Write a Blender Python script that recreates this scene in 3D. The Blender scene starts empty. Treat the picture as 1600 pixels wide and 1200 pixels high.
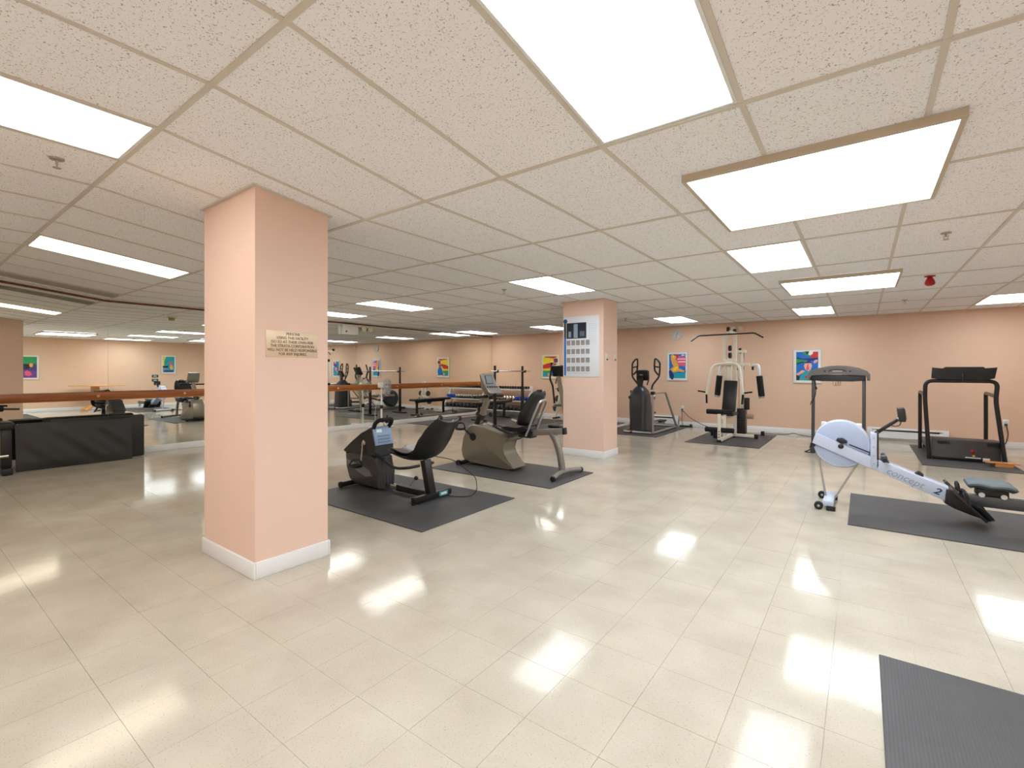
import bpy, bmesh, math, random
from mathutils import Vector, Matrix
random.seed(7)
SC = bpy.context.scene
COL = SC.collection

# ------------------------------------------------------------------ camera, world, exposure
# The room is axis aligned.  Plan coordinates: u = metres to the left (-X), v = metres ahead (+Y), z up.
EYE = 1.29
cam_d = bpy.data.cameras.new('camera')
cam_d.sensor_width = 36.0
cam_d.lens = 738.0 / 1600.0 * 36.0
cam_d.shift_y = -(600 - 580.1) / 1600.0
cam_d.clip_start = 0.05
cam = bpy.data.objects.new('camera', cam_d)
COL.objects.link(cam)
cam.location = (0, 0, EYE)
cam.rotation_euler = (math.pi / 2, 0, 0.638427)
SC.camera = cam
wd = bpy.data.worlds.new('world'); SC.world = wd
wd.use_nodes = True
wd.node_tree.nodes['Background'].inputs[0].default_value = (0.9, 0.95, 1, 1)
wd.node_tree.nodes['Background'].inputs[1].default_value = 0.2
SC.view_settings.view_transform = 'Standard'
SC.view_settings.look = 'None'
SC.view_settings.gamma = 1.0
SC.view_settings.use_curve_mapping = False
SC.view_settings.exposure = 0.31
PANEL = 8.8          # strength of the fluorescent ceiling panels

# room measures
UM, UR, VB, VF = 9.15, -2.65, 11.3, -3.0      # mirror wall, right wall, back wall, wall behind the camera
ZLOW, ZHIGH = 2.3586, 2.503
GU, GV, U0, V0 = 0.6096, 1.2192, 1.0, 2.0688  # ceiling grid
VHI = V0 - GV

def zc(v):
    if v <= VHI: return ZHIGH
    if v >= V0: return ZLOW
    return ZHIGH + (ZLOW - ZHIGH) * (v - VHI) / GV

# ------------------------------------------------------------------ materials
def lin(c):
    o = []
    for k in c[:3]:
        k /= 255.0
        o.append(k / 12.92 if k <= 0.04045 else ((k + 0.055) / 1.055) ** 2.4)
    return (*o, 1)

MATS = {}
def mat(name, rgb, rough=0.5, metal=0.0, spec=0.5, var=0.06, vs=6.0, bump=0.0, bs=60.0, coat=0.0, emit=0.0, rnd=0.0):
    if name in MATS: return MATS[name]
    m = bpy.data.materials.new(name); m.use_nodes = True
    nt = m.node_tree; N = nt.nodes; L = nt.links
    b = N['Principled BSDF']
    b.inputs['Roughness'].default_value = rough
    b.inputs['Metallic'].default_value = metal
    b.inputs['Specular IOR Level'].default_value = spec
    b.inputs['Coat Weight'].default_value = coat
    b.inputs['Coat Roughness'].default_value = 0.1
    c = lin(rgb)
    tc = N.new('ShaderNodeTexCoord')
    nz = N.new('ShaderNodeTexNoise'); nz.inputs['Scale'].default_value = vs; nz.inputs['Detail'].default_value = 3
    L.new(tc.outputs['Object'], nz.inputs['Vector'])
    mx = N.new('ShaderNodeMix'); mx.data_type = 'RGBA'
    mx.inputs[6].default_value = tuple(k * (1 - var) for k in c[:3]) + (1,)
    mx.inputs[7].default_value = tuple(min(1, k * (1 + var)) for k in c[:3]) + (1,)
    L.new(nz.outputs['Fac'], mx.inputs[0])
    out = mx.outputs[2]
    if rnd:
        oi = N.new('ShaderNodeObjectInfo')
        hs = N.new('ShaderNodeHueSaturation')
        mr = N.new('ShaderNodeMapRange')
        mr.inputs[3].default_value = 1 - rnd; mr.inputs[4].default_value = 1 + rnd
        L.new(oi.outputs['Random'], mr.inputs[0]); L.new(mr.outputs[0], hs.inputs['Value'])
        L.new(out, hs.inputs['Color']); out = hs.outputs[0]
    L.new(out, b.inputs['Base Color'])
    if bump:
        n2 = N.new('ShaderNodeTexNoise'); n2.inputs['Scale'].default_value = bs; n2.inputs['Detail'].default_value = 4
        L.new(tc.outputs['Object'], n2.inputs['Vector'])
        bp = N.new('ShaderNodeBump'); bp.inputs['Strength'].default_value = bump; bp.inputs['Distance'].default_value = 0.004
        L.new(n2.outputs['Fac'], bp.inputs['Height']); L.new(bp.outputs['Normal'], b.inputs['Normal'])
    if emit:
        b.inputs['Emission Color'].default_value = c
        b.inputs['Emission Strength'].default_value = emit
    MATS[name] = m
    return m

wallm = mat('peach wall paint', (230, 194, 166), 0.62, var=0.02, bump=0.08, bs=140)
trimm = mat('white baseboard paint', (236, 236, 236), 0.4, var=0.02)
colm = mat('peach column paint', (236, 205, 187), 0.6, var=0.02, bump=0.08, bs=160)
gridm = mat('ceiling grid steel', (214, 206, 194), 0.5, var=0.03)
blk = mat('black satin metal', (24, 24, 25), 0.35, var=0.1)
blkp = mat('black plastic', (30, 30, 31), 0.45, var=0.1, bump=0.15, bs=300)
rub = mat('black rubber', (26, 26, 27), 0.7, var=0.15)
vinyl = mat('black vinyl upholstery', (28, 28, 29), 0.33, var=0.12, bump=0.25, bs=35)
foam = mat('black foam', (22, 22, 23), 0.85, var=0.2, bump=0.4, bs=180)
char = mat('charcoal plastic', (66, 66, 68), 0.38, var=0.06, bump=0.08, bs=250)
pewter = mat('pewter painted shell', (148, 141, 127), 0.35, metal=0.35, var=0.05)
pewter2 = mat('grey painted steel tube', (142, 138, 132), 0.35, metal=0.4, var=0.05)
silver = mat('silver painted steel', (178, 178, 178), 0.3, metal=0.6, var=0.04)
chrome = mat('chrome', (215, 215, 215), 0.12, metal=1.0, var=0.03)
cream = mat('cream painted steel', (238, 230, 212), 0.35, var=0.03)
whitem = mat('white enamel', (234, 234, 232), 0.35, var=0.03)
ivory = mat('ivory plastic', (232, 222, 196), 0.4, var=0.03)
rowm = mat('pale blue grey enamel', (196, 206, 226), 0.32, var=0.03)
rowp = mat('pale blue fan cage', (176, 190, 218), 0.4, var=0.04)
seatg = mat('grey green seat foam', (104, 116, 120), 0.6, var=0.05, bump=0.1, bs=80)
dkgrey = mat('dark grey aluminium rail', (92, 94, 97), 0.35, metal=0.5, var=0.05)
glass_scr = mat('lcd screen', (120, 128, 130), 0.15, var=0.05)
conblue = mat('console overlay blue', (150, 176, 208), 0.35, var=0.08, vs=25)
teal = mat('teal label', (60, 150, 155), 0.4, var=0.1)
red = mat('red plastic', (165, 22, 30), 0.35, var=0.06)
yellow = mat('yellow sticker', (235, 190, 40), 0.5)
blue = mat('blue vinyl coat', (38, 78, 196), 0.35, var=0.12, vs=20)
iron = mat('grey cast iron', (92, 92, 92), 0.45, metal=0.6, var=0.1)
paper = mat('white paper', (226, 228, 232), 0.5, var=0.02)
brownm = mat('brown trim wood', (112, 68, 34), 0.4, var=0.15)

def floor_mat():
    m = bpy.data.materials.new('vinyl composition tile'); m.use_nodes = True
    nt = m.node_tree; N = nt.nodes; L = nt.links; b = N['Principled BSDF']
    geo = N.new('ShaderNodeNewGeometry')
    nz = N.new('ShaderNodeTexNoise'); nz.inputs['Scale'].default_value = 3.0; nz.inputs['Detail'].default_value = 4
    L.new(geo.outputs['Position'], nz.inputs['Vector'])
    r1 = N.new('ShaderNodeValToRGB')
    r1.color_ramp.elements[0].position = 0.3; r1.color_ramp.elements[0].color = lin((184, 174, 158))
    r1.color_ramp.elements[1].position = 0.7; r1.color_ramp.elements[1].color = lin((199, 190, 174))
    L.new(nz.outputs['Fac'], r1.inputs[0])
    mp = N.new('ShaderNodeMapping'); mp.inputs['Scale'].default_value = (110, 190, 150); mp.inputs['Rotation'].default_value = (0, 0, 0.6)
    L.new(geo.outputs['Position'], mp.inputs[0])
    n2 = N.new('ShaderNodeTexNoise'); n2.inputs['Scale'].default_value = 1.0; n2.inputs['Detail'].default_value = 2
    L.new(mp.outputs[0], n2.inputs['Vector'])
    r2 = N.new('ShaderNodeValToRGB')
    r2.color_ramp.elements[0].position = 0.29; r2.color_ramp.elements[0].color = (0.72, 0.69, 0.65, 1)
    r2.color_ramp.elements[1].position = 0.40; r2.color_ramp.elements[1].color = (1, 1, 1, 1)
    L.new(n2.outputs['Fac'], r2.inputs[0])
    mx = N.new('ShaderNodeMix'); mx.data_type = 'RGBA'; mx.blend_type = 'MULTIPLY'; mx.inputs[0].default_value = 1
    L.new(r1.outputs[0], mx.inputs[6]); L.new(r2.outputs[0], mx.inputs[7])
    L.new(mx.outputs[2], b.inputs['Base Color'])
    b.inputs['Roughness'].default_value = 0.10
    b.inputs['Specular IOR Level'].default_value = 0.20
    n3 = N.new('ShaderNodeTexNoise'); n3.inputs['Scale'].default_value = 9; n3.inputs['Detail'].default_value = 3
    L.new(geo.outputs['Position'], n3.inputs['Vector'])
    bp = N.new('ShaderNodeBump'); bp.inputs['Strength'].default_value = 0.05; bp.inputs['Distance'].default_value = 0.01
    L.new(n3.outputs['Fac'], bp.inputs['Height']); L.new(bp.outputs['Normal'], b.inputs['Normal'])
    return m
floorm = floor_mat()
jointm = mat('floor joint', (186, 174, 156), 0.7)

def tile_mat():
    m = bpy.data.materials.new('fissured acoustic tile'); m.use_nodes = True
    nt = m.node_tree; N = nt.nodes; L = nt.links; b = N['Principled BSDF']
    geo = N.new('ShaderNodeNewGeometry')
    nz = N.new('ShaderNodeTexNoise'); nz.inputs['Scale'].default_value = 130; nz.inputs['Detail'].default_value = 2.5
    nz.inputs['Distortion'].default_value = 0.6
    L.new(geo.outputs['Position'], nz.inputs['Vector'])
    r = N.new('ShaderNodeValToRGB')
    r.color_ramp.elements[0].position = 0.33; r.color_ramp.elements[0].color = lin((172, 166, 162))
    r.color_ramp.elements[1].position = 0.40; r.color_ramp.elements[1].color = lin((250, 250, 253))
    L.new(nz.outputs['Fac'], r.inputs[0]); L.new(r.outputs[0], b.inputs['Base Color'])
    b.inputs['Roughness'].default_value = 0.95
    b.inputs['Specular IOR Level'].default_value = 0.1
    bp = N.new('ShaderNodeBump'); bp.inputs['Strength'].default_value = 0.4; bp.inputs['Distance'].default_value = 0.002
    L.new(nz.outputs['Fac'], bp.inputs['Height']); L.new(bp.outputs['Normal'], b.inputs['Normal'])
    return m
tilem = tile_mat()

def wood_mat(name, c1, c2, rough=0.35, axis=(1.2, 22, 22)):
    m = bpy.data.materials.new(name); m.use_nodes = True
    nt = m.node_tree; N = nt.nodes; L = nt.links; b = N['Principled BSDF']
    geo = N.new('ShaderNodeNewGeometry'); mp = N.new('ShaderNodeMapping')
    mp.inputs['Scale'].default_value = axis
    L.new(geo.outputs['Position'], mp.inputs[0])
    nz = N.new('ShaderNodeTexNoise'); nz.inputs['Scale'].default_value = 1.5; nz.inputs['Detail'].default_value = 5
    L.new(mp.outputs[0], nz.inputs['Vector'])
    r = N.new('ShaderNodeValToRGB')
    r.color_ramp.elements[0].position = 0.3; r.color_ramp.elements[0].color = lin(c1)
    r.color_ramp.elements[1].position = 0.7; r.color_ramp.elements[1].color = lin(c2)
    L.new(nz.outputs['Fac'], r.inputs[0]); L.new(r.outputs[0], b.inputs['Base Color'])
    b.inputs['Roughness'].default_value = rough
    return m
barrem = wood_mat('varnished barre wood', (138, 76, 28), (182, 108, 46), 0.3, (22, 1.2, 22))
tablem = wood_mat('honey table wood', (214, 152, 84), (236, 184, 118), 0.35)
blockm = wood_mat('orange pine', (205, 130, 70), (226, 156, 92), 0.5)

def mirror_mat():
    m = bpy.data.materials.new('mirror glass'); m.use_nodes = True
    b = m.node_tree.nodes['Principled BSDF']
    b.inputs['Base Color'].default_value = (0.91, 0.93, 0.88, 1)
    b.inputs['Metallic'].default_value = 1; b.inputs['Roughness'].default_value = 0.0
    return m
mirm = mirror_mat()

def mat_mat():
    m = bpy.data.materials.new('ribbed rubber mat'); m.use_nodes = True
    nt = m.node_tree; N = nt.nodes; L = nt.links; b = N['Principled BSDF']
    geo = N.new('ShaderNodeNewGeometry')
    w = N.new('ShaderNodeTexWave'); w.inputs['Scale'].default_value = 28; w.bands_direction = 'X'
    L.new(geo.outputs['Position'], w.inputs['Vector'])
    nz = N.new('ShaderNodeTexNoise'); nz.inputs['Scale'].default_value = 4; nz.inputs['Detail'].default_value = 4
    L.new(geo.outputs['Position'], nz.inputs['Vector'])
    r = N.new('ShaderNodeValToRGB')
    r.color_ramp.elements[0].color = lin((62, 62, 64)); r.color_ramp.elements[1].color = lin((82, 81, 82))
    L.new(nz.outputs['Fac'], r.inputs[0]); L.new(r.outputs[0], b.inputs['Base Color'])
    b.inputs['Roughness'].default_value = 0.55
    bp = N.new('ShaderNodeBump'); bp.inputs['Strength'].default_value = 0.25; bp.inputs['Distance'].default_value = 0.002
    L.new(w.outputs['Fac'], bp.inputs['Height']); L.new(bp.outputs['Normal'], b.inputs['Normal'])
    return m
matm = mat_mat()

def panel_mat(name, col, k):
    m = bpy.data.materials.new(name); m.use_nodes = True
    nt = m.node_tree; N = nt.nodes; L = nt.links; b = N['Principled BSDF']
    b.inputs['Base Color'].default_value = (0.8, 0.8, 0.8, 1)
    b.inputs['Roughness'].default_value = 0.4
    b.inputs['Emission Color'].default_value = (*col, 1)
    b.inputs['Emission Strength'].default_value = PANEL * k
    return m
LCOOL = panel_mat('fluorescent diffuser cool', (0.84, 0.93, 1.0), 1.0)
LNEUT = panel_mat('fluorescent diffuser neutral', (0.97, 0.95, 0.90), 0.95)
LWARM = panel_mat('fluorescent diffuser warm', (1.0, 0.90, 0.70), 0.65)

# ------------------------------------------------------------------ mesh helpers (all points in u, v, z)
def P(p): return Vector((-p[0], p[1], p[2]))

def fillet(pts, r, n=5):
    if r <= 0: return [Vector(p) for p in pts]
    q = [Vector(p) for p in pts]; out = [q[0]]
    for i in range(1, len(q) - 1):
        a, b, c = q[i - 1], q[i], q[i + 1]
        d1 = a - b; d2 = c - b
        k = min(r, d1.length * 0.49, d2.length * 0.49)
        p1 = b + d1.normalized() * k; p2 = b + d2.normalized() * k
        for s in range(n + 1):
            t = s / n
            out.append(p1 * (1 - t) ** 2 + b * 2 * t * (1 - t) + p2 * t * t)
    out.append(q[-1]); return out

class MB:
    def __init__(s): s.bm = bmesh.new()
    def _face(s, vs):
        try: return s.bm.faces.new(vs)
        except ValueError: return None
    def _bev(s, edges, off, seg=2):
        if off > 0:
            bmesh.ops.bevel(s.bm, geom=list(edges), offset=off, segments=seg, profile=0.5, affect='EDGES', clamp_overlap=True)
    def box(s, u0, u1, v0, v1, z0, z1, bev=0.0, seg=2):
        vs = [s.bm.verts.new(P((u, v, z))) for z in (z0, z1) for (u, v) in ((u0, v0), (u1, v0), (u1, v1), (u0, v1))]
        fs = [s._face([vs[i] for i in f]) for f in ((0, 1, 2, 3), (4, 5, 6, 7), (0, 1, 5, 4), (1, 2, 6, 5), (2, 3, 7, 6), (3, 0, 4, 7))]
        s._bev({e for f in fs if f for e in f.edges}, bev, seg); return s
    def bar(s, a, b, w, h, up=(0, 0, 1), bev=0.0):
        """rectangular bar from a to b, w across, h along up"""
        a = P(a); b = P(b); d = (b - a).normalized(); up = P(up)
        side = d.cross(up)
        if side.length < 1e-4: side = d.cross(Vector((0, 1, 0)))
        side.normalize(); n = side.cross(d).normalized()
        vs = []
        for p in (a, b):
            for x, y in ((-1, -1), (1, -1), (1, 1), (-1, 1)):
                vs.append(s.bm.verts.new(p + side * x * w / 2 + n * y * h / 2))
        fs = [s._face([vs[i] for i in f]) for f in ((0, 1, 2, 3), (4, 5, 6, 7), (0, 1, 5, 4), (1, 2, 6, 5), (2, 3, 7, 6), (3, 0, 4, 7))]
        s._bev({e for f in fs if f for e in f.edges}, bev); return s
    def tube(s, pts, r, seg=10, fil=0.0, closed=False, cap=True, rz=None):
        q = [P(p) for p in fillet(pts, fil)]
        n = len(q); rings = []; prev = None
        for i in range(n):
            if closed: d = q[(i + 1) % n] - q[i - 1]
            else: d = q[min(i + 1, n - 1)] - q[max(i - 1, 0)]
            d.normalize()
            if prev is None:
                ref = Vector((0, 0, 1)) if abs(d.z) < 0.9 else Vector((0, 1, 0))
                x = d.cross(ref).normalized()
            else:
                x = (prev - d * prev.dot(d)).normalized()
            prev = x; y = d.cross(x)
            rr = r[i] if isinstance(r, (list, tuple)) and len(r) == n else (r if not isinstance(r, (list, tuple)) else r[0])
            ry = rr if rz is None else rz
            rings.append([s.bm.verts.new(q[i] + x * math.cos(k * math.tau / seg) * rr + y * math.sin(k * math.tau / seg) * ry) for k in range(seg)])
        m = n if closed else n - 1
        for i in range(m):
            A, B = rings[i], rings[(i + 1) % n]
            for k in range(seg): s._face([A[k], A[(k + 1) % seg], B[(k + 1) % seg], B[k]])
        if cap and not closed: s._face(rings[0]); s._face(rings[-1])
        return s
    def prism(s, prof, plane, a, b, bev=0.0, seg=2):
        """plane 'v': prof = (u,z), extruded v a..b;  'u': prof=(v,z), extruded u;  'z': prof=(u,v), extruded z"""
        def mk(p, t):
            return P((p[0], t, p[1])) if plane == 'v' else (P((t, p[0], p[1])) if plane == 'u' else P((p[0], p[1], t)))
        A = [s.bm.verts.new(mk(p, a)) for p in prof]; B = [s.bm.verts.new(mk(p, b)) for p in prof]
        n = len(prof); fa = s._face(A); fb = s._face(B)
        for i in range(n): s._face([A[i], A[(i + 1) % n], B[(i + 1) % n], B[i]])
        if bev > 0: s._bev(set(fa.edges) | set(fb.edges), bev, seg)
        return s
    def lathe(s, o, d, prof, seg=20):
        """prof = [(distance along d, radius)]"""
        o = P(o); d = P(d).normalized()
        ref = Vector((0, 0, 1)) if abs(d.z) < 0.9 else Vector((1, 0, 0))
        x = d.cross(ref).normalized(); y = d.cross(x); rings = []
        for t, r in prof:
            if r < 1e-6: rings.append([s.bm.verts.new(o + d * t)])
            else: rings.append([s.bm.verts.new(o + d * t + (x * math.cos(k * math.tau / seg) + y * math.sin(k * math.tau / seg)) * r) for k in range(seg)])
        for A, B in zip(rings[:-1], rings[1:]):
            for k in range(seg):
                if len(A) == 1 and len(B) == 1: continue
                if len(A) == 1: s._face([A[0], B[k], B[(k + 1) % seg]])
                elif len(B) == 1: s._face([A[k], A[(k + 1) % seg], B[0]])
                else: s._face([A[k], A[(k + 1) % seg], B[(k + 1) % seg], B[k]])
        if len(rings[0]) > 1: s._face(rings[0])
        if len(rings[-1]) > 1: s._face(rings[-1])
        return s
    def cyl(s, a, b, r, seg=16, bev=0.0):
        a_ = Vector(a); b_ = Vector(b); L = (b_ - a_).length
        bv = min(bev, L * 0.4, r * 0.5)
        pr = [(0, r), (L, r)] if bv <= 0 else [(0, r - bv), (bv, r), (L - bv, r), (L, r - bv)]
        return s.lathe(a, b_ - a_, pr, seg)
    def loft(s, rings, cap=True):
        R = [[s.bm.verts.new(P(p)) for p in r] for r in rings]; n = len(R[0])
        for A, B in zip(R[:-1], R[1:]):
            for k in range(n): s._face([A[k], A[(k + 1) % n], B[(k + 1) % n], B[k]])
        if cap: s._face(R[0]); s._face(R[-1])
        return s
    def shell(s, path, widths, vc, thick, curl=0.0, nt=8, smooth=4):
        """seat shell: path of (u,z) along its length, width across v, edges curled up along the normal"""
        pts = [Vector((p[0], 0, p[1])) for p in path]
        # resample (Catmull-Rom)
        q = []; wq = []
        for i in range(len(pts) - 1):
            p0 = pts[max(i - 1, 0)]; p1 = pts[i]; p2 = pts[i + 1]; p3 = pts[min(i + 2, len(pts) - 1)]
            for k in range(smooth):
                t = k / smooth
                q.append(0.5 * ((2 * p1) + (p2 - p0) * t + (2 * p0 - 5 * p1 + 4 * p2 - p3) * t * t + (3 * p1 - p0 - 3 * p2 + p3) * t ** 3))
                wq.append(widths[i] * (1 - t) + widths[i + 1] * t)
        q.append(pts[-1]); wq.append(widths[-1])
        rings = []
        for i, (p, w) in enumerate(zip(q, wq)):
            d = (q[min(i + 1, len(q) - 1)] - q[max(i - 1, 0)]).normalized()
            n = Vector((-d.z, 0, d.x))
            if n.z < 0 or (abs(n.z) < 0.2 and n.x < 0): n = -n
            top = []; bot = []
            e = 1.0 if 0 < i < len(q) - 1 else 0.55
            for k in range(nt + 1):
                t = -1 + 2 * k / nt
                c = p + n * (curl * abs(t) ** 2.5)
                th = thick * e * (1 - 0.75 * abs(t) ** 6)
                a = c + n * th / 2; b = c - n * th / 2
                top.append((a.x, vc + t * w / 2, a.z)); bot.append((b.x, vc + t * w / 2, b.z))
            rings.append(top + bot[::-1])
        return s.loft(rings)
    def make(s, name, m, parent=None, org=None, sharp=35, kind=None):
        bm = s.bm
        bmesh.ops.recalc_face_normals(bm, faces=bm.faces[:])
        o0 = org if org is not None else (origin(parent) if parent else Vector((0, 0, 0)))
        bmesh.ops.translate(bm, verts=bm.verts[:], vec=-o0)
        me = bpy.data.meshes.new(name); bm.to_mesh(me); bm.free()
        for p in me.polygons: p.use_smooth = True
        me.set_sharp_from_angle(angle=math.radians(sharp))
        ms = m if isinstance(m, (list, tuple)) else [m]
        for k in ms: me.materials.append(k)
        o = bpy.data.objects.new(name, me); COL.objects.link(o)
        if parent is not None: o.parent = parent
        elif org is not None: o.location = o0
        if kind: o['kind'] = kind
        return o

ORG = {}
def origin(o):
    while o.parent is not None: o = o.parent
    return Vector(o.location)

def tag(o, label, cat, group=None):
    o['label'] = label; o['category'] = cat
    if group: o['group'] = group
    return o

def thing(name, label, cat, u, v, z=0.0, group=None):
    o = bpy.data.objects.new(name, None); COL.objects.link(o)
    o.location = P((u, v, z)); o.empty_display_size = 0.1
    return tag(o, label, cat, group)

def single(mb, name, m, label, cat, u, v, z=0.0, group=None, sharp=35):
    o = mb.make(name, m, None, P((u, v, z)), sharp)
    return tag(o, label, cat, group)

def copy_tree(o, loc=None, parent=None):
    c = o.copy(); COL.objects.link(c)
    if parent is not None: c.parent = parent
    if loc is not None: c.location = loc
    for ch in list(o.children): copy_tree(ch, None, c)
    return c

def text(body, size, pos, face, m, parent, name='lettering', tilt=0.0, shear=0.0, ext=0.0006, offset=0.0, space=1.0, xs=1.0):
    cu = bpy.data.curves.new(name, 'FONT'); cu.body = body; cu.size = size; cu.align_x = 'CENTER'; cu.align_y = 'CENTER'
    cu.extrude = ext; cu.shear = shear; cu.offset = offset; cu.space_character = space; cu.resolution_u = 3
    t = bpy.data.objects.new(name, cu); COL.objects.link(t)
    me = bpy.data.meshes.new_from_object(t)
    bpy.data.objects.remove(t); bpy.data.curves.remove(cu)
    rz = {'-v': 0.0, '-u': math.pi / 2, '+u': -math.pi / 2, '+v': math.pi}[face]
    M = Matrix.Translation(P(pos)) @ Matrix.Rotation(rz, 4, 'Z') @ Matrix.Rotation(math.pi / 2, 4, 'X') @ Matrix.Rotation(tilt, 4, 'Z') @ Matrix.Diagonal((xs, 1, 1, 1))
    M = Matrix.Translation(-origin(parent)) @ M
    me.transform(M); me.materials.append(m)
    o = bpy.data.objects.new(name, me); COL.objects.link(o); o.parent = parent
    return o

# ------------------------------------------------------------------ room shell
def structure(mb, name, m):
    o = mb.make(name, m); o['kind'] = 'structure'; return o

T = 0.12
wall_left = structure(MB().box(UM, UM + T, VF - T, VB + T, -0.1, ZHIGH + 0.15), 'wall_left', wallm)
wall_back = structure(MB().box(UR, UM, VB, VB + T, -0.1, ZHIGH + 0.15), 'wall_back', wallm)
wall_right = structure(MB().box(UR - T, UR, VF - T, VB + T, -0.1, ZHIGH + 0.15), 'wall_right', wallm)
wall_front = structure(MB().box(UR, UM, VF - T, VF, -0.1, ZHIGH + 0.15), 'wall_front', wallm)
structure(MB().box(UM - 0.014, UM, VF, VB, 0, 0.10, 0.004), 'baseboard_left', trimm)
structure(MB().box(UR + 0.014, UM - 0.014, VB - 0.014, VB, 0, 0.11, 0.004), 'baseboard_back', trimm)
structure(MB().box(UR, UR + 0.014, VF, VB, 0, 0.11, 0.004), 'baseboard_right', trimm)
structure(MB().box(UR + 0.014, UM - 0.014, VF, VF + 0.014, 0, 0.11, 0.004), 'baseboard_front', trimm)

# floor: slab with vinyl tiles 0.30 m
floor = structure(MB().box(UR - T, UM + T, VF - T, VB + T, -0.12, -0.0035), 'floor', jointm)
TS = 0.30; TG = 0.0006; FU, FV = 0.11, 0.54
COLS = [(3.02, 3.775, 1.40, 1.895), (3.06, 3.745, 6.385, 6.86)]
cT, sT = math.cos(0.638427), math.sin(0.638427)
def pix(u, v, z):
    X = -u * cT + v * sT; Y = u * sT + v * cT
    if Y < 0.2: return None
    return 800 + 738 * X / Y, 580.1 - 738 * (z - EYE) / Y, Y
cells = []
iu0 = math.floor((UR - FU) / TS); iu1 = math.ceil((UM - FU) / TS)
jv0 = math.floor((VF - FV) / TS); jv1 = math.ceil((VB - FV) / TS)
for i in range(iu0, iu1):
    for j in range(jv0, jv1):
        a, b = max(FU + i * TS, UR), min(FU + (i + 1) * TS, UM)
        c, d = max(FV + j * TS, VF), min(FV + (j + 1) * TS, VB)
        if b - a < 0.01 or d - c < 0.01: continue
        if any(a > q[0] and b < q[1] and c > q[2] and d < q[3] for q in COLS): continue
        cells.append((a, b, c, d))
def rank(q):
    p = pix((q[0] + q[1]) / 2, (q[2] + q[3]) / 2, 0)
    full = (q[1] - q[0] > TS - 0.005 and q[3] - q[2] > TS - 0.005)
    if p is None or not full or not (-40 < p[0] < 1640) or p[1] > 1240: return 1e6 + random.random()
    return p[2]
cells.sort(key=rank)
mbt = MB(); mbt.box(-TS / 2 + TG, TS / 2 - TG, -TS / 2 + TG, TS / 2 - TG, -0.0035, 0.0)
first = None
TILT = 0.0011
for k, (a, b, c, d) in enumerate(cells[:300]):
    if first is None:
        first = mbt.make('floor_tile', floorm, floor, Vector((0, 0, 0))); o = first
    else:
        o = first.copy(); COL.objects.link(o)
    o.location = P(((a + b) / 2, (c + d) / 2, random.uniform(-0.0002, 0.0)))
    o.rotation_euler = (random.gauss(0, TILT), random.gauss(0, TILT), 0)
vs = []; fs = []
for (a, b, c, d) in cells[300:]:
    n = len(vs); mu, mv = (a + b) / 2, (c + d) / 2
    tx, ty = random.gauss(0, TILT), random.gauss(0, TILT)
    for zz in (-0.0035, 0):
        for (u, v) in ((a + TG, c + TG), (b - TG, c + TG), (b - TG, d - TG), (a + TG, d - TG)):
            vs.append((-u, v, zz + ((u - mu) * ty + (v - mv) * tx if zz == 0 else 0)))
    fs += [(n + 7, n + 6, n + 5, n + 4), (n, n + 1, n + 5, n + 4), (n + 1, n + 2, n + 6, n + 5), (n + 2, n + 3, n + 7, n + 6), (n + 3, n, n + 4, n + 7)]
me = bpy.data.meshes.new('floor_tile_field'); me.from_pydata(vs, [], fs)
bm = bmesh.new(); bm.from_mesh(me)
for f in bm.faces:
    if f.normal.z < -0.5: f.normal_flip()
bm.to_mesh(me); bm.free()
me.materials.append(floorm)
o = bpy.data.objects.new('floor_tile_field', me); COL.objects.link(o); o.parent = floor; o['kind'] = 'stuff'

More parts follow.
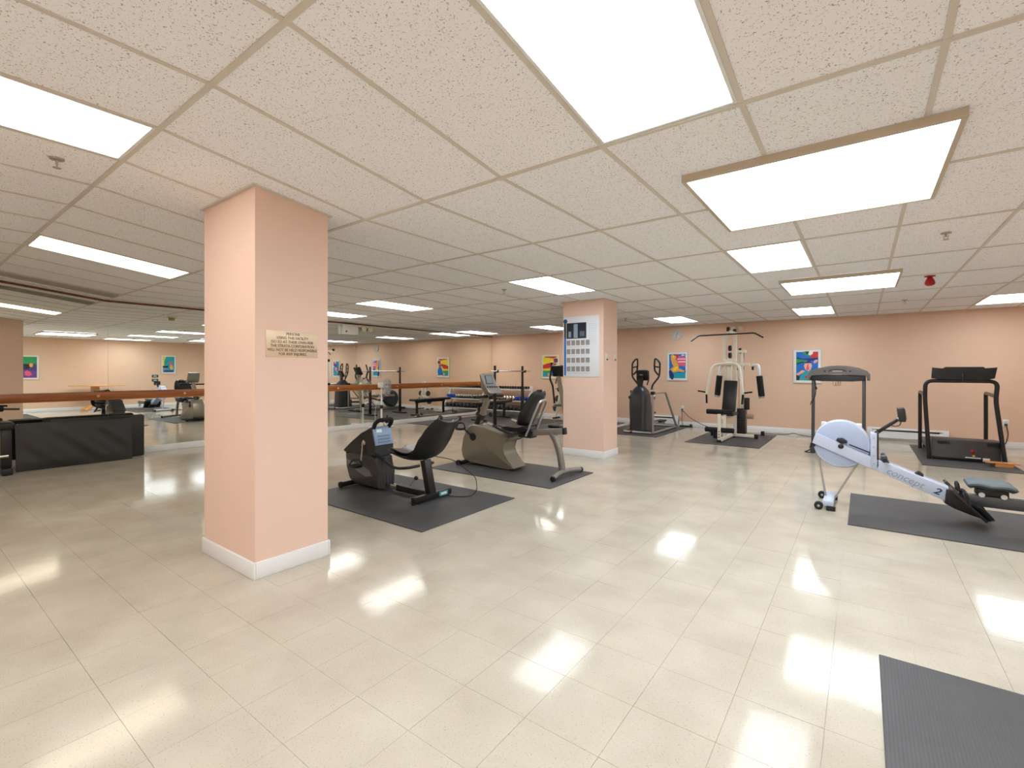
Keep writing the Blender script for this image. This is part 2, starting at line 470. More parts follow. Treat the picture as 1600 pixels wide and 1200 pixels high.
# ceiling: backing that follows the step, lay-in tiles and grid bars
vprof = [(VF - T, ZHIGH + 0.06), (VHI, ZHIGH + 0.06), (V0, ZLOW + 0.06), (VB + T, ZLOW + 0.06), (VB + T, ZHIGH + 0.2), (VF - T, ZHIGH + 0.2)]
ceiling = structure(MB().prism(vprof, 'u', UR - T, UM + T), 'ceiling', mat('plenum grey', (150, 145, 140), 0.9))
SLOPE = math.atan2(ZLOW - ZHIGH, GV)
LIGHTS = {  # (i, j): (material, label)
    (3, -2): (LNEUT, 'recessed fluorescent ceiling panel at the left edge of the photo, nearest the camera'),
    (8, -1): (LWARM, 'warm dim fluorescent ceiling panel on the sloping ceiling strip left of the near column'),
    (-1, -1): (LCOOL, 'large cool white fluorescent ceiling panel cut off by the top edge of the photo'),
    (-1, 2): (LCOOL, 'recessed two by four ceiling panel between the two big square ceiling lights'),
    (3, 2): (LCOOL, 'recessed ceiling panel just in front of the column that carries the poster'),
    (8, 2): (LNEUT, 'recessed ceiling panel in front of the mirror wall, between the two columns'),
    (11, 2): (LNEUT, 'recessed ceiling panel by the mirror, half hidden by the near column'),
    (-1, 6): (LCOOL, 'small looking recessed ceiling panel close to the back wall, above the left treadmill'),
    (-5, 6): (LCOOL, 'recessed ceiling panel near the back wall, cut off by the right photo edge'),
    (3, 6): (LCOOL, 'recessed ceiling panel close to the back wall, above the front drive elliptical and clock'),
    (8, 6): (LNEUT, 'recessed ceiling panel at the back, partly hidden behind the poster column'),
    (12, 6): (LNEUT, 'recessed ceiling panel in the back corner beside the end of the mirror'),
    (-5, 2): (LCOOL, 'recessed ceiling panel over the rowing machine side, seen in the mirror only'),
    (-5, -1): (LCOOL, 'recessed ceiling panel right of the camera on the sloping strip, seen in the mirror only'),
    (-1, -4): (LCOOL, 'added unseen ceiling panel behind the camera'),  # unseen source added to brighten the near end of the room
    (8, -4): (LNEUT, 'added unseen ceiling panel behind the camera near the mirror wall'),  # out of view, added to lift the overall brightness
    (3, -4): (LCOOL, 'added unseen ceiling panel behind the camera, in line with the columns'),  # added for more light on the near column and ceiling, never seen
    (-5, -4): (LCOOL, 'added unseen ceiling panel behind the camera by the right wall'),  # assumed fixture out of frame, added as extra light from behind
}
def cell_xf(i, j):
    u0 = max(U0 + i * GU, UR); u1 = min(U0 + (i + 1) * GU, UM)
    v0 = max(V0 + j * GV, VF); v1 = min(V0 + (j + 1) * GV, VB)
    return u0, u1, v0, v1
TW, TLn = GU - 0.002, GV - 0.002
ceil0 = None
for j in range(-5, 8):
    for i in range(-6, 14):
        u0, u1, v0, v1 = cell_xf(i, j)
        if u1 - u0 < 0.02 or v1 - v0 < 0.02 or (i, j) in LIGHTS: continue
        if ceil0 is None:
            ceil0 = MB().box(-TW / 2, TW / 2, -TLn / 2, TLn / 2, 0, 0.014, 0.002, 1).make('ceiling_tile', tilem, ceiling, Vector((0, 0, 0))); o = ceil0
        else:
            o = ceil0.copy(); COL.objects.link(o)
        mv = (v0 + v1) / 2
        o.location = P(((u0 + u1) / 2, mv, zc(mv) + 0.007))
        o.rotation_euler = (SLOPE if j == -1 else 0, 0, 0)
        o.scale = ((u1 - u0 - 0.002) / TW, (v1 - v0 - 0.002) / TLn, 1)
for j in range(-4, 8):     # runs along u
    v = V0 + j * GV
    MB().box(UR, UM, v - 0.012, v + 0.012, zc(v), zc(v) + 0.018).make('grid_bar', gridm, ceiling)
for i in range(-5, 14):    # runs along v
    u = U0 + i * GU
    MB().box(u - 0.011, u + 0.011, VF, VHI, ZHIGH + 0.001, ZHIGH + 0.019).make('grid_bar', gridm, ceiling)
    MB().box(u - 0.011, u + 0.011, V0, VB, ZLOW + 0.001, ZLOW + 0.019).make('grid_bar', gridm, ceiling)
    MB().bar((u, VHI, ZHIGH + 0.010), (u, V0, ZLOW + 0.010), 0.022, 0.018).make('grid_bar', gridm, ceiling)
for nm, bx in (('back', (UR, UM, VB - 0.02, VB, ZLOW, ZLOW + 0.02)), ('right', (UR, UR + 0.02, V0, VB, ZLOW, ZLOW + 0.02)), ('rightn', (UR, UR + 0.02, VF, VHI, ZHIGH, ZHIGH + 0.02))):
    MB().box(*bx).make('wall_angle', gridm, ceiling)

for (i, j), (lm, lab) in LIGHTS.items():
    u0, u1, v0, v1 = cell_xf(i, j); mv = (v0 + v1) / 2; mu = (u0 + u1) / 2
    t = thing('ceiling_light', lab, 'ceiling light', mu, mv, zc(mv), 'recessed fluorescent panels')
    if j == -1: t.rotation_euler = (SLOPE, 0, 0)
    hw, hl = (u1 - u0) / 2 - 0.012, (v1 - v0) / 2 - 0.012
    o0 = Vector((0, 0, 0))
    fr = MB()
    for bx in ((-hw, -hw + 0.014, -hl, hl), (hw - 0.014, hw, -hl, hl), (-hw + 0.014, hw - 0.014, -hl, -hl + 0.014), (-hw + 0.014, hw - 0.014, hl - 0.014, hl)):
        fr.box(*bx, 0.002, 0.03)
    fr.make('light_frame', whitem, t, o0)
    MB().box(-hw + 0.014, hw - 0.014, -hl + 0.014, hl - 0.014, 0.008, 0.02).make('diffuser', lm, t, o0)
for (u0, u1, v0, v1, lab) in ((-0.335, 0.785, 2.645, 3.77, 'big square surface ceiling light with a beige frame, nearest on the right'),
                              (-0.325, 0.785, 6.38, 7.45, 'big square surface ceiling light with a beige frame, farther back on the right'),
                              (-0.33, 0.785, -1.10, 0.02, 'added unseen square ceiling light right above the camera')):  # last one is unseen, added to brighten the area around the camera
    zl = zc((v0 + v1) / 2)
    t = thing('square_ceiling_light', lab, 'ceiling light', (u0 + u1) / 2, (v0 + v1) / 2, zl)
    fr = MB(); z0, z1 = zl - 0.035, zl + 0.004; w = 0.022
    e = 0.012
    fr.box(u0 - e, u0 + w - e, v0 - e, v1 + e, z0, z1); fr.box(u1 - w + e, u1 + e, v0 - e, v1 + e, z0, z1)
    fr.box(u0 + w - e, u1 - w + e, v0 - e, v0 + w - e, z0, z1); fr.box(u0 + w - e, u1 - w + e, v1 - w + e, v1 + e, z0, z1)
    fr.make('light_frame', mat('beige light frame', (196, 182, 160), 0.5), t)
    MB().box(u0 + w - e, u1 - w + e, v0 + w - e, v1 - w + e, z0 + 0.006, z0 + 0.02).make('diffuser', LCOOL, t)

# columns
for (a, b, c, d), lab, zt in ((COLS[0], 'near peach square column with a brass notice plate', None), (COLS[1], 'far peach square column with a white exercise poster', None)):
    t = thing('column', lab, 'column', (a + b) / 2, (c + d) / 2)
    MB().box(a, b, c, d, 0, ZHIGH + 0.05).make('shaft', colm, t)
    g = 0.013; mb = MB()
    mb.box(a - g, b + g, c - g, c, 0, 0.105, 0.004); mb.box(a - g, b + g, d, d + g, 0, 0.105, 0.004)
    mb.box(a - g, a, c, d, 0, 0.105, 0.004); mb.box(b, b + g, c, d, 0, 0.105, 0.004)
    mb.make('baseboard', trimm, t)
    mb = MB(); g = 0.022
    for (p, q) in (((a - g / 2, c - g / 2), (b + g / 2, c - g / 2)), ((a - g / 2, d + g / 2), (b + g / 2, d + g / 2)), ((a - g / 2, c - g), (a - g / 2, d + g)), ((b + g / 2, c - g), (b + g / 2, d + g))):
        mb.bar((p[0], p[1], zc(p[1]) + 0.004), (q[0], q[1], zc(q[1]) + 0.004), g, 0.012)
    mb.make('collar', gridm, t)

# brass notice on the near column (faces the room, -u)
pu = 3.02
t = thing('notice_plate', 'engraved brass notice plate screwed to the near column', 'sign', pu, 1.64, 1.46)
MB().box(pu - 0.004, pu, 1.464, 1.818, 1.381, 1.553, 0.001).make('plate', mat('brushed brass', (222, 200, 170), 0.35, metal=0.25, var=0.05, vs=3), t)
for k, ln in enumerate(('PERSONS', 'USING THIS FACILITY', 'DO SO AT THEIR OWN RISK', 'THE STRATA CORPORATION', 'WILL NOT BE HELD RESPONSIBLE', 'FOR ANY INJURIES.')):
    text(ln, 0.0262, (pu - 0.0046, 1.641, 1.5325 - k * 0.0262), '-u', mat('engraved ink', (70, 48, 40), 0.6), t, 'lettering', xs=0.86)

# poster and switches on the far column
cv = COLS[1][2]
t = thing('exercise_poster', 'white laminated exercise poster with rows of small photos', 'poster', 3.43, cv, 1.66)
MB().box(3.125, 3.73, cv - 0.008, cv, 1.205, 2.125, 0.002).make('sheet', paper, t)
MB().box(3.69, 3.722, cv - 0.0095, cv - 0.008, 1.225, 1.8).make('blue_strip', mat('poster blue', (34, 104, 190), 0.4), t)
MB().box(3.69, 3.722, cv - 0.0095, cv - 0.008, 1.8, 2.06).make('dark_strip', mat('poster dark', (40, 36, 36), 0.4), t)
MB().lathe((3.70, cv - 0.008, 2.06), (0, -1, 0), [(0, 0.035), (0.0018, 0.035)], 18).make('emblem', mat('poster emblem', (24, 84, 130), 0.4), t)
ph = MB().box(3.34, 3.68, cv - 0.0095, cv - 0.008, 1.79, 2.03).make('photo', mat('poster photo dark', (36, 44, 54), 0.3, var=0.5, vs=14), t)
MB().box(3.485, 3.555, cv - 0.0105, cv - 0.0095, 1.80, 2.01).make('figure', mat('poster figure', (140, 160, 176), 0.4, var=0.4, vs=30), ph)
MB().box(3.60, 3.645, cv - 0.0105, cv - 0.0095, 1.81, 1.90).make('figure', mat('poster figure', (140, 160, 176)), ph)
MB().box(3.37, 3.45, cv - 0.0105, cv - 0.0095, 1.82, 1.90).make('figure', mat('poster figure dim', (92, 104, 116), 0.4, var=0.4, vs=30), ph)
thm = mat('poster thumbnail', (150, 144, 140), 0.4, var=0.55, vs=45)
base_t = None
for r_ in range(4):
    for c_ in range(5):
        u = 3.645 - c_ * 0.082; z = 1.725 - r_ * 0.133
        if base_t is None:
            base_t = MB().box(-0.032, 0.032, -0.0008, 0.0008, -0.038, 0.038).make('thumbnail', thm, t, Vector((0, 0, 0))); q = base_t
        else:
            q = base_t.copy(); COL.objects.link(q)
        q.location = P((u, cv - 0.0088, z)) - origin(t)
for k in range(11):
    MB().box(3.165, 3.30, cv - 0.0088, cv - 0.008, 1.72 + k * 0.028, 1.724 + k * 0.028).make('text_line', mat('poster grey print', (190, 194, 202), 0.5), t)
for r_ in range(4):
    for k in range(2):
        MB().box(3.29, 3.67, cv - 0.0088, cv - 0.008, 1.668 - r_ * 0.133 - k * 0.014, 1.671 - r_ * 0.133 - k * 0.014).make('text_line', MATS['poster grey print'], t)
for v, lab in ((6.475, 'ivory wall plate with a dark knob on the far column, nearer the poster'), (6.765, 'ivory wall plate with a dark knob on the far column, farther from the poster')):
    t = thing('switch_plate', lab, 'switch', 3.06, v, 1.5)
    MB().box(3.052, 3.06, v - 0.035, v + 0.035, 1.445, 1.56, 0.003).make('plate', ivory, t)
    MB().box(3.046, 3.052, v - 0.012, v + 0.012, 1.50, 1.545, 0.002).make('toggle', whitem, t)
    MB().lathe((3.052, v, 1.465), (-1, 0, 0), [(0, 0.011), (0.014, 0.013), (0.018, 0.008)], 12).make('knob', mat('brown knob', (96, 72, 52), 0.4), t)

# ------------------------------------------------------------------ mirror wall and barre
t = thing('wall_mirror', 'wall to wall mirror of tall panels under a thin brown trim', 'mirror', UM, 5.0)
seams = [VF, -2.1, -0.7, 0.69, 2.09, 3.50, 4.97, 6.43, 7.50, 8.57, 9.99, VB - 0.016]
for a, b in zip(seams[:-1], seams[1:]):
    mb = MB()
    zt = lambda v: zc(v) - 0.022
    br = [q for q in (VHI, V0) if a < q < b]
    prof = [(a + 0.001, 0.10), (b - 0.001, 0.10)] + [(q, zt(q)) for q in [b - 0.001] + br[::-1] + [a + 0.001]]
    mb.prism(prof, 'u', UM - 0.006, UM - 0.0005)
    mb.make('mirror_panel', mirm, t)
mb = MB(); pp = [(VF, ZHIGH), (VHI, ZHIGH), (V0, ZLOW), (VB, ZLOW)]
mb.prism([(p[0], p[1] + 0.0) for p in pp] + [(p[0], p[1] - 0.024) for p in pp[::-1]], 'u', UM - 0.022, UM - 0.007)
mb.make('top_trim', brownm, t)
t = thing('ballet_barre', 'long flat varnished wooden barre running along the mirror', 'barre', UM - 0.1, 5.0, 0.92)
MB().box(UM - 0.14, UM - 0.095, -2.6, 11.15, 0.865, 0.985, 0.008).make('rail', barrem, t)
for v in (-1.3, 0.3, 1.95, 3.05, 4.5, 5.9, 7.5, 9.0, 10.5):
    MB().box(UM - 0.095, UM - 0.007, v - 0.03, v + 0.03, 0.88, 0.96, 0.004).make('bracket', barrem, t)
    MB().lathe((UM - 0.14, v, 0.925), (-1, 0, 0), [(0, 0.02), (0.004, 0.018), (0.007, 0.008)], 14).make('bolt_cover', mat('pale plug', (206, 176, 140), 0.4), t)

# emergency battery box at the top of the mirror
t = thing('emergency_light_unit', 'white emergency light box fixed high on the mirror, with lamp heads', 'emergency light', UM - 0.06, 6.24, 2.2)
MB().box(UM - 0.12, UM - 0.007, 6.06, 6.42, 2.10, 2.32, 0.008).make('box', whitem, t)
MB().box(UM - 0.122, UM - 0.12, 6.10, 6.13, 2.14, 2.18).make('indicator', blkp, t)
for v in (6.62, 6.80):
    MB().lathe((UM - 0.05, v, 2.26), (-0.6, -0.5, -0.2), [(0, 0.02), (0.03, 0.05), (0.06, 0.055), (0.062, 0.048), (0.055, 0.0)], 16).make('lamp_head', ivory, t)
MB().tube([(UM - 0.03, 6.42, 2.29), (UM - 0.03, 6.82, 2.29)], 0.012, 8).make('conduit', ivory, t)

# ------------------------------------------------------------------ floor mats
def fmat(label, u0, u1, v0, v1, rot=0.0, th=0.009):
    cu, cv_ = (u0 + u1) / 2, (v0 + v1) / 2
    o = single(MB().box(u0, u1, v0, v1, 0.0006, th, 0.002, 1), 'rubber_mat', matm, label, 'mat', cu, cv_, 0, 'black rubber floor mats')
    o.rotation_euler = (0, 0, rot); return o
fmat('black rubber mat under the low black recumbent bike beside the near column', 2.83, 4.66, 2.60, 3.86)
fmat('black rubber mat under the grey recumbent bike with the tall console', 2.74, 4.64, 4.40, 5.42)
fmat('black rubber mat under the front drive elliptical, right of the poster column', 3.22, 4.5, 9.05, 11.1)
fmat('black rubber mat under the cream multi gym', 1.38, 2.6, 8.78, 10.75)
fmat('black rubber mat under the treadmill with the winged console', -1.66, -0.66, 8.58, 10.78)
fmat('long black rubber mat under the rowing machine', -2.1, 0.10, 4.865, 6.12)
fmat('black rubber mat cut off by the bottom right corner of the photo', -1.90, -0.06, 1.48, 2.71)
fmat('wide black rubber mat under the weight bench and barbell stand by the mirror', 6.20, 9.05, 7.85, 10.8)
fmat('black rubber mat under the elliptical half hidden behind the poster column', 4.75, 6.10, 8.85, 11.1)


# ------------------------------------------------------------------ low black recumbent bike (axis along u, centre v = 3.3)
Z0 = 0.009   # top of the mats
t = thing('recumbent_bike', 'low black recumbent bike with bucket seat beside the near column', 'exercise bike', 4.0, 3.3, Z0)
c = 3.30
MB().prism([(4.745, .385), (4.725, .20), (4.665, .075), (4.60, .035), (4.13, .03), (4.14, .20), (4.17, .37), (4.30, .385), (4.55, .39)], 'v', 3.19, 3.41, 0.03, 3).make('lower_shroud', char, t)
up = MB().prism([(4.755, .40), (4.60, .50), (4.42, .61), (4.265, .685), (4.235, .685), (4.185, .49), (4.165, .38), (4.35, .375), (4.74, .38)], 'v', 3.175, 3.425, 0.02, 3).make('upper_shroud', blkp, t)
MB().prism([(4.70, .30), (4.66, .235), (4.36, .14), (4.24, .16), (4.30, .22)], 'v', 3.184, 3.19).make('side_stripe', mat('grey stripe', (128, 126, 136), .4), t)
for k in range(5):
    v = 3.22 + k * 0.04
    MB().bar((4.168, v, .36), (4.128, v, .06), 0.012, 0.012).make('rib', char, t)
con = MB().bar((4.231, 3.3, .682), (4.180, 3.3, .492), 0.235, 0.022, up=(-1, 0, .25), bev=.003).make('console', conblue, t)
MB().bar((4.213, 3.25, .660), (4.204, 3.25, .628), 0.07, 0.008, up=(-1, 0, .25)).make('display', mat('pale lcd', (222, 236, 238), .2), con)
for k in range(3):
    MB().bar((4.195 - k * .0085, 3.3, .595 - k * .032), (4.191 - k * .0085, 3.3, .579 - k * .032), 0.16, 0.008, up=(-1, 0, .25)).make('key_row', mat('console key', (112, 136, 172), .4), con)
MB().tube([(4.235, 3.20, .67), (4.19, 3.19, .735), (4.16, 3.22, .765), (4.16, 3.38, .765), (4.19, 3.41, .735), (4.235, 3.40, .67)], 0.022, 10, 0.03).make('handlebar', foam, t)
for s_, vv in ((1, 3.165), (-1, 3.435)):
    dz = -0.225 * s_
    MB().lathe((4.36, 3.3, .51), (0, -s_, 0), [(.12, .03), (.135, .028), (.14, .012)], 16).make('crank_hub', chrome, t)
    ck = MB().bar((4.36, vv - .01 * s_, .52), (4.375, vv - .02 * s_, .51 + dz), 0.012, 0.022, up=(1, 0, 0), bev=.003).make('crank_arm', chrome, t)
    MB().box(4.34, 4.46, min(vv - .03 * s_, vv - .12 * s_), max(vv - .03 * s_, vv - .12 * s_), .51 + dz - .035, .51 + dz - .005, .006).make('pedal', blkp, ck)
    MB().tube([(4.35, vv - .03 * s_, .51 + dz - .01), (4.36, vv - .05 * s_, .51 + dz + .05), (4.42, vv - .10 * s_, .51 + dz + .05), (4.45, vv - .12 * s_, .51 + dz - .01)], .009, 6, .02).make('pedal_strap', blkp, ck)
ff = MB().tube([(4.60, 3.04, .044), (4.60, 3.56, .044)], 0.028, 12).make('front_foot', blk, t)
for v in (3.03, 3.54):
    MB().cyl((4.60, v, .044), (4.60, v + .03, .044), 0.034, 14, .004).make('end_cap', rub, ff)
MB().bar((4.18, c, .062), (3.90, c, .062), 0.05, 0.05, bev=.004).make('slide_tube', chrome, t)
MB().bar((3.95, c, .062), (3.46, c, .062), 0.065, 0.065, bev=.005).make('beam', blk, t)
kb = MB().bar((3.82, 3.33, .07), (3.765, 3.37, .165), 0.012, 0.012).make('lock_lever', chrome, t)
MB().lathe((3.766, 3.369, .155), (-.5, .35, .8), [(0, .012), (.01, .022), (.03, .022), (.038, .012)], 12).make('knob', blkp, kb)
rf = MB().box(3.42, 3.48, 3.06, 3.56, .02, .08, .006).make('rear_foot', blk, t)
MB().box(3.415, 3.42, 3.38, 3.50, .03, .075, .001).make('label', teal, rf)
MB().box(3.4135, 3.415, 3.40, 3.48, .042, .065).make('label_print', paper, rf)
for v in (3.07, 3.53): MB().cyl((3.45, v, Z0), (3.45, v, .025), .02, 12).make('foot_pad', rub, rf)
MB().bar((3.455, c, .07), (3.535, c, .40), 0.085, 0.07, up=(1, 0, 0), bev=.006).make('seat_post', blk, t)
MB().shell([(3.97, .425), (3.85, .415), (3.68, .40), (3.55, .41), (3.45, .455), (3.36, .57), (3.27, .70), (3.17, .805)], [.24, .36, .42, .44, .45, .46, .42, .30], c, .022, curl=.055).make('seat_shell', blkp, t)
MB().shell([(3.95, .455), (3.84, .45), (3.69, .435), (3.57, .445), (3.49, .485)], [.20, .30, .35, .36, .34], c, .045, curl=.04).make('seat_cushion', vinyl, t)
MB().shell([(3.475, .52), (3.41, .60), (3.32, .70), (3.235, .785)], [.33, .36, .33, .25], c, .03, curl=.04).make('back_cushion', vinyl, t)
for v in (3.07, 3.53):
    hd = MB().tube([(4.01, v, .435), (3.86, v, .375), (3.73, v, .325), (3.60, v + (.05 if v < c else -.05), .335), (3.54, c + (v - c) * .3, .35)], .014, 8, .06).make('side_handle', blk, t)
    MB().tube([(4.02, v, .439), (3.90, v, .391)], .018, 8).make('grip', foam, hd)
MB().tube([(3.46, 3.34, .44), (3.30, 3.46, .40), (3.14, 3.62, .22), (3.14, 3.64, .08), (3.20, 3.62, .015), (3.32, 3.52, .015), (3.42, 3.46, .03)], .004, 6, .05).make('power_cable', rub, t)

# ------------------------------------------------------------------ grey recumbent bike (axis along u, centre v = 5.0)
t = thing('recumbent_bike', 'pewter grey recumbent bike with tall console and padded back, nearer the poster column', 'exercise bike', 3.8, 5.0, Z0)
c = 5.0
body = MB().prism([(4.36, .53), (4.42, .46), (4.465, .36), (4.495, .20), (4.475, .11), (4.43, .06), (4.316, .035), (3.95, .03), (3.70, .018), (3.585, .03), (3.575, .05), (3.66, .12), (3.75, .20), (3.775, .27), (3.75, .36), (3.66, .43), (3.84, .485), (4.035, .525), (4.17, .56), (4.30, .56)], 'v', 4.865, 5.135, 0.055, 4).make('shroud', pewter, t)
MB().lathe((4.275, 4.868, .395), (0, -1, 0), [(0, .055), (.012, .052), (.016, .03), (.03, .028)], 20).make('crank_boss', blkp, body)
text('—', 0.05, (4.20, 4.864, .075), '-v', mat('silver lettering', (190, 190, 186), .4), body, 'badge', xs=2.2)
for s_ in (1, -1):
    a = c - s_ * .16
    e = (4.275 + .13 * s_, a - .02 * s_, .395 + .11 * s_)
    ck = MB().bar((4.275, a + .01 * s_, .395), e, 0.014, 0.024, up=(0, 1, 0), bev=.003).make('crank_arm', blk, t)
    MB().box(e[0] - .05, e[0] + .05, min(e[1] - .02 * s_, e[1] - .11 * s_), max(e[1] - .02 * s_, e[1] - .11 * s_), e[2] - .015, e[2] + .015, .006).make('pedal', blkp, ck)
    MB().tube([(e[0] - .05, e[1] - .03 * s_, e[2]), (e[0] - .05, e[1] - .04 * s_, e[2] + .075), (e[0] + .03, e[1] - .08 * s_, e[2] + .085), (e[0] + .05, e[1] - .10 * s_, e[2])], .012, 6, .03).make('pedal_strap', blkp, ck)
ff = MB().tube([(4.40, 4.74, .045), (4.40, 5.26, .045)], .03, 12).make('front_foot', blk, t)
for v in (4.72, 5.235): MB().cyl((4.43, v, .045), (4.43, v + .045, .045), .036, 16, .006).make('transport_wheel', rub, ff)
MB().bar((4.29, c, .54), (4.085, c, 1.0), 0.085, 0.06, up=(1, 0, .4), bev=.012).make('mast', pewter, t)
MB().bar((4.305, c, .53), (4.225, c, .70), 0.10, 0.075, up=(1, 0, .4), bev=.012).make('mast_collar', blkp, t)
con = MB().prism([(4.17, 1.245), (4.13, 1.26), (4.085, 1.10), (3.98, 1.02), (3.97, .995), (4.07, .985), (4.12, 1.04)], 'v', 4.865, 5.135, .02, 3).make('console', pewter2, t)
MB().bar((4.121, c, 1.232), (4.089, c, 1.118), 0.15, 0.006, up=(-1, 0, .28)).make('screen_bezel', mat('dark bezel', (60, 62, 66), .4), con)
MB().bar((4.117, c, 1.225), (4.090, c, 1.126), 0.125, 0.010, up=(-1, 0, .28)).make('screen', glass_scr, con)
for k in range(5): MB().lathe((4.045, 4.90 + k * .05, 1.075), (-.6, 0, .8), [(0, .014), (.008, .012)], 10).make('button', blkp, con)
MB().tube([(4.10, 4.70, .945), (4.10, 5.30, .945)], .019, 10).make('handlebar', foam, t)
MB().lathe((4.085, c, .93), (-1, 0, .1), [(0, .025), (.05, .022)], 12).make('handlebar_clamp', blk, t)
rail = MB().bar((3.93, c, .443), (2.905, c, .562), 0.055, 0.075, bev=.006).make('seat_rail', pewter2, t)
MB().bar((3.935, c, .442), (3.87, c, .45), 0.062, 0.082, bev=.006).make('end_cap', blkp, rail)
MB().bar((2.93, c, .559), (2.895, c, .563), 0.062, 0.082, bev=.006).make('end_cap', blkp, rail)
MB().tube([(3.10, c, .53), (3.04, c, .44), (2.985, c, .30), (2.955, c, .16), (2.945, c, .05)], .032, 10, .08, rz=.045).make('rear_leg', pewter2, t)
rf = MB().tube([(2.88, 4.68, .043), (2.92, 4.83, .058), (2.935, 5.0, .065), (2.92, 5.17, .058), (2.88, 5.34, .043)], .03, 12, .1).make('rear_foot', pewter2, t)
for v in (4.655, 5.325): MB().cyl((2.88, v, .042), (2.88, v + .04, .042), .031, 14, .005).make('end_cap', rub, rf)
MB().box(3.36, 3.56, 4.93, 5.07, .44, .53, .01).make('seat_carriage', blk, t)
MB().tube([(3.44, 4.92, .47), (3.50, 4.84, .43)], .008, 6).make('adjust_lever', blk, t)
MB().shell([(3.78, .535), (3.70, .545), (3.58, .54), (3.46, .545), (3.38, .57)], [.30, .40, .43, .42, .36], c, .07, curl=.03).make('seat_cushion', vinyl, t)
MB().shell([(3.47, .60), (3.41, .72), (3.34, .86), (3.27, .97), (3.235, 1.015)], [.34, .42, .40, .32, .22], c, .06, curl=.04).make('back_cushion', vinyl, t)
MB().tube([(3.30, 4.95, 1.0), (3.28, 4.95, 1.045), (3.28, 5.05, 1.045), (3.30, 5.05, 1.0)], .015, 8, .02).make('back_handle', blkp, t)
MB().tube([(3.42, 4.90, .47), (3.30, 4.90, .74), (3.225, 4.91, .90), (3.215, 4.97, .925), (3.215, 5.03, .925), (3.225, 5.09, .90), (3.30, 5.10, .74), (3.42, 5.10, .47)], .016, 10, .04).make('back_frame', silver, t)
for v in (4.74, 5.26):
    hd = MB().tube([(3.90, v, .615), (3.80, v, .585), (3.68, v, .535), (3.52, v + (.06 if v < c else -.06), .50), (3.46, c, .49)], .016, 10, .06).make('side_handle', blk, t)
    MB().tube([(3.905, v, .617), (3.82, v, .592)], .021, 10).make('hand_pulse_grip', silver, hd)

# ------------------------------------------------------------------ front drive elliptical (axis along v)
t = thing('elliptical_trainer', 'dark front drive elliptical with silver handrails, right of the poster column', 'elliptical', 3.72, 10.1, Z0)
rings = []
for z, u0, u1, v0, v1 in ((.06, 3.58, 3.95, 9.42, 10.0), (.25, 3.60, 3.95, 9.43, 9.92), (.55, 3.59, 3.97, 9.45, 9.88), (.76, 3.60, 3.97, 9.46, 9.86), (.87, 3.63, 3.94, 9.49, 9.84), (.94, 3.68, 3.89, 9.54, 9.80), (.99, 3.74, 3.83, 9.60, 9.74)):
    r = min(.09, (u1 - u0) * .4); ring = []
    for cx, cy, a0 in ((u1 - r, v1 - r, 0), (u0 + r, v1 - r, 90), (u0 + r, v0 + r, 180), (u1 - r, v0 + r, 270)):
        for k in range(5):
            a = math.radians(a0 + k * 22.5); ring.append((cx + r * math.cos(a), cy + r * math.sin(a), z))
    rings.append(ring)
MB().loft(rings).make('drive_housing', mat('dark slate housing', (58, 60, 66), .32, var=.08), t)
MB().box(3.66, 3.88, 9.92, 9.99, .06, .30, .03).make('lower_cover', blkp, t)
MB().bar((3.78, 9.62, .93), (3.75, 9.66, 1.20), 0.10, 0.07, up=(0, 1, 0), bev=.015).make('console_neck', blk, t)
con = MB().bar((3.73, 9.70, 1.10), (3.73, 9.60, 1.31), 0.25, 0.05, up=(0, 1, .4), bev=.012).make('console', blkp, t)
MB().box(3.70, 3.77, 9.588, 9.596, 1.205, 1.225).make('badge', mat('badge silver', (170, 172, 178), .3), con)
def grip_arm(t, u, s_, v):
    a = MB().tube([(u - .03 * s_ * 0 - s_ * .16, v, .90), (u - s_ * .14, v, 1.0), (u, v, 1.17), (u + .01 * s_, v + .02, 1.30), (u + .01 * s_, v + .03, 1.47), (u - .06 * s_, v + .04, 1.545)], .019, 10, .05).make('moving_arm', blk, t)
    MB().tube([(u - .06 * s_, v + .04, 1.545), (u - .10 * s_, v + .04, 1.555), (u - .11 * s_, v + .03, 1.42), (u - .10 * s_, v + .02, 1.30), (u - .02 * s_, v + .01, 1.215)], .017, 10, .04).make('inner_grip', foam, a)
    MB().tube([(u + .01 * s_, v + .03, 1.37), (u - .10 * s_, v + .03, 1.39)], .014, 8).make('cross_grip', foam, a)
grip_arm(t, 3.985, 1, 9.72); grip_arm(t, 3.43, -1, 9.80)
MB().tube([(3.66, 9.72, 1.00), (3.62, 9.72, 1.12), (3.63, 9.72, 1.30)], .014, 8, .04).make('fixed_handle', blk, t)
MB().tube([(3.84, 9.72, 1.00), (3.88, 9.72, 1.12), (3.87, 9.72, 1.27)], .014, 8, .04).make('fixed_handle', blk, t)
for u, v1 in ((3.40, 9.36), (3.99, 9.75)):
    rl = MB().tube([(u, v1, .06), (u, v1, .845), (u, 10.11, .845), (u, 10.85, .05)], .024, 10, .06).make('handrail', silver, t)
    MB().box(u - .035, u + .035, v1 - .06, v1 + .06, .815, .88, .008).make('clamp', blk, rl)
    MB().bar((u + (.12 if u < 3.7 else -.12), 9.75, .93), (u + (.02 if u < 3.7 else -.02), 9.50, .74), .03, .03, bev=.004).make('link_arm', silver, t)
    MB().cyl((u + (.02 if u < 3.7 else -.02), 9.48, .74), (u + (.06 if u < 3.7 else -.06), 9.50, .74), .03, 12).make('pivot', blk, t)
MB().tube([(3.44, 9.36, .035), (4.01, 9.36, .035), (4.05, 9.45, .035), (4.05, 10.8, .035), (4.0, 10.9, .035), (3.45, 10.9, .035), (3.40, 10.8, .035), (3.40, 9.45, .035)], .026, 10, closed=True).make('base_frame', silver, t)
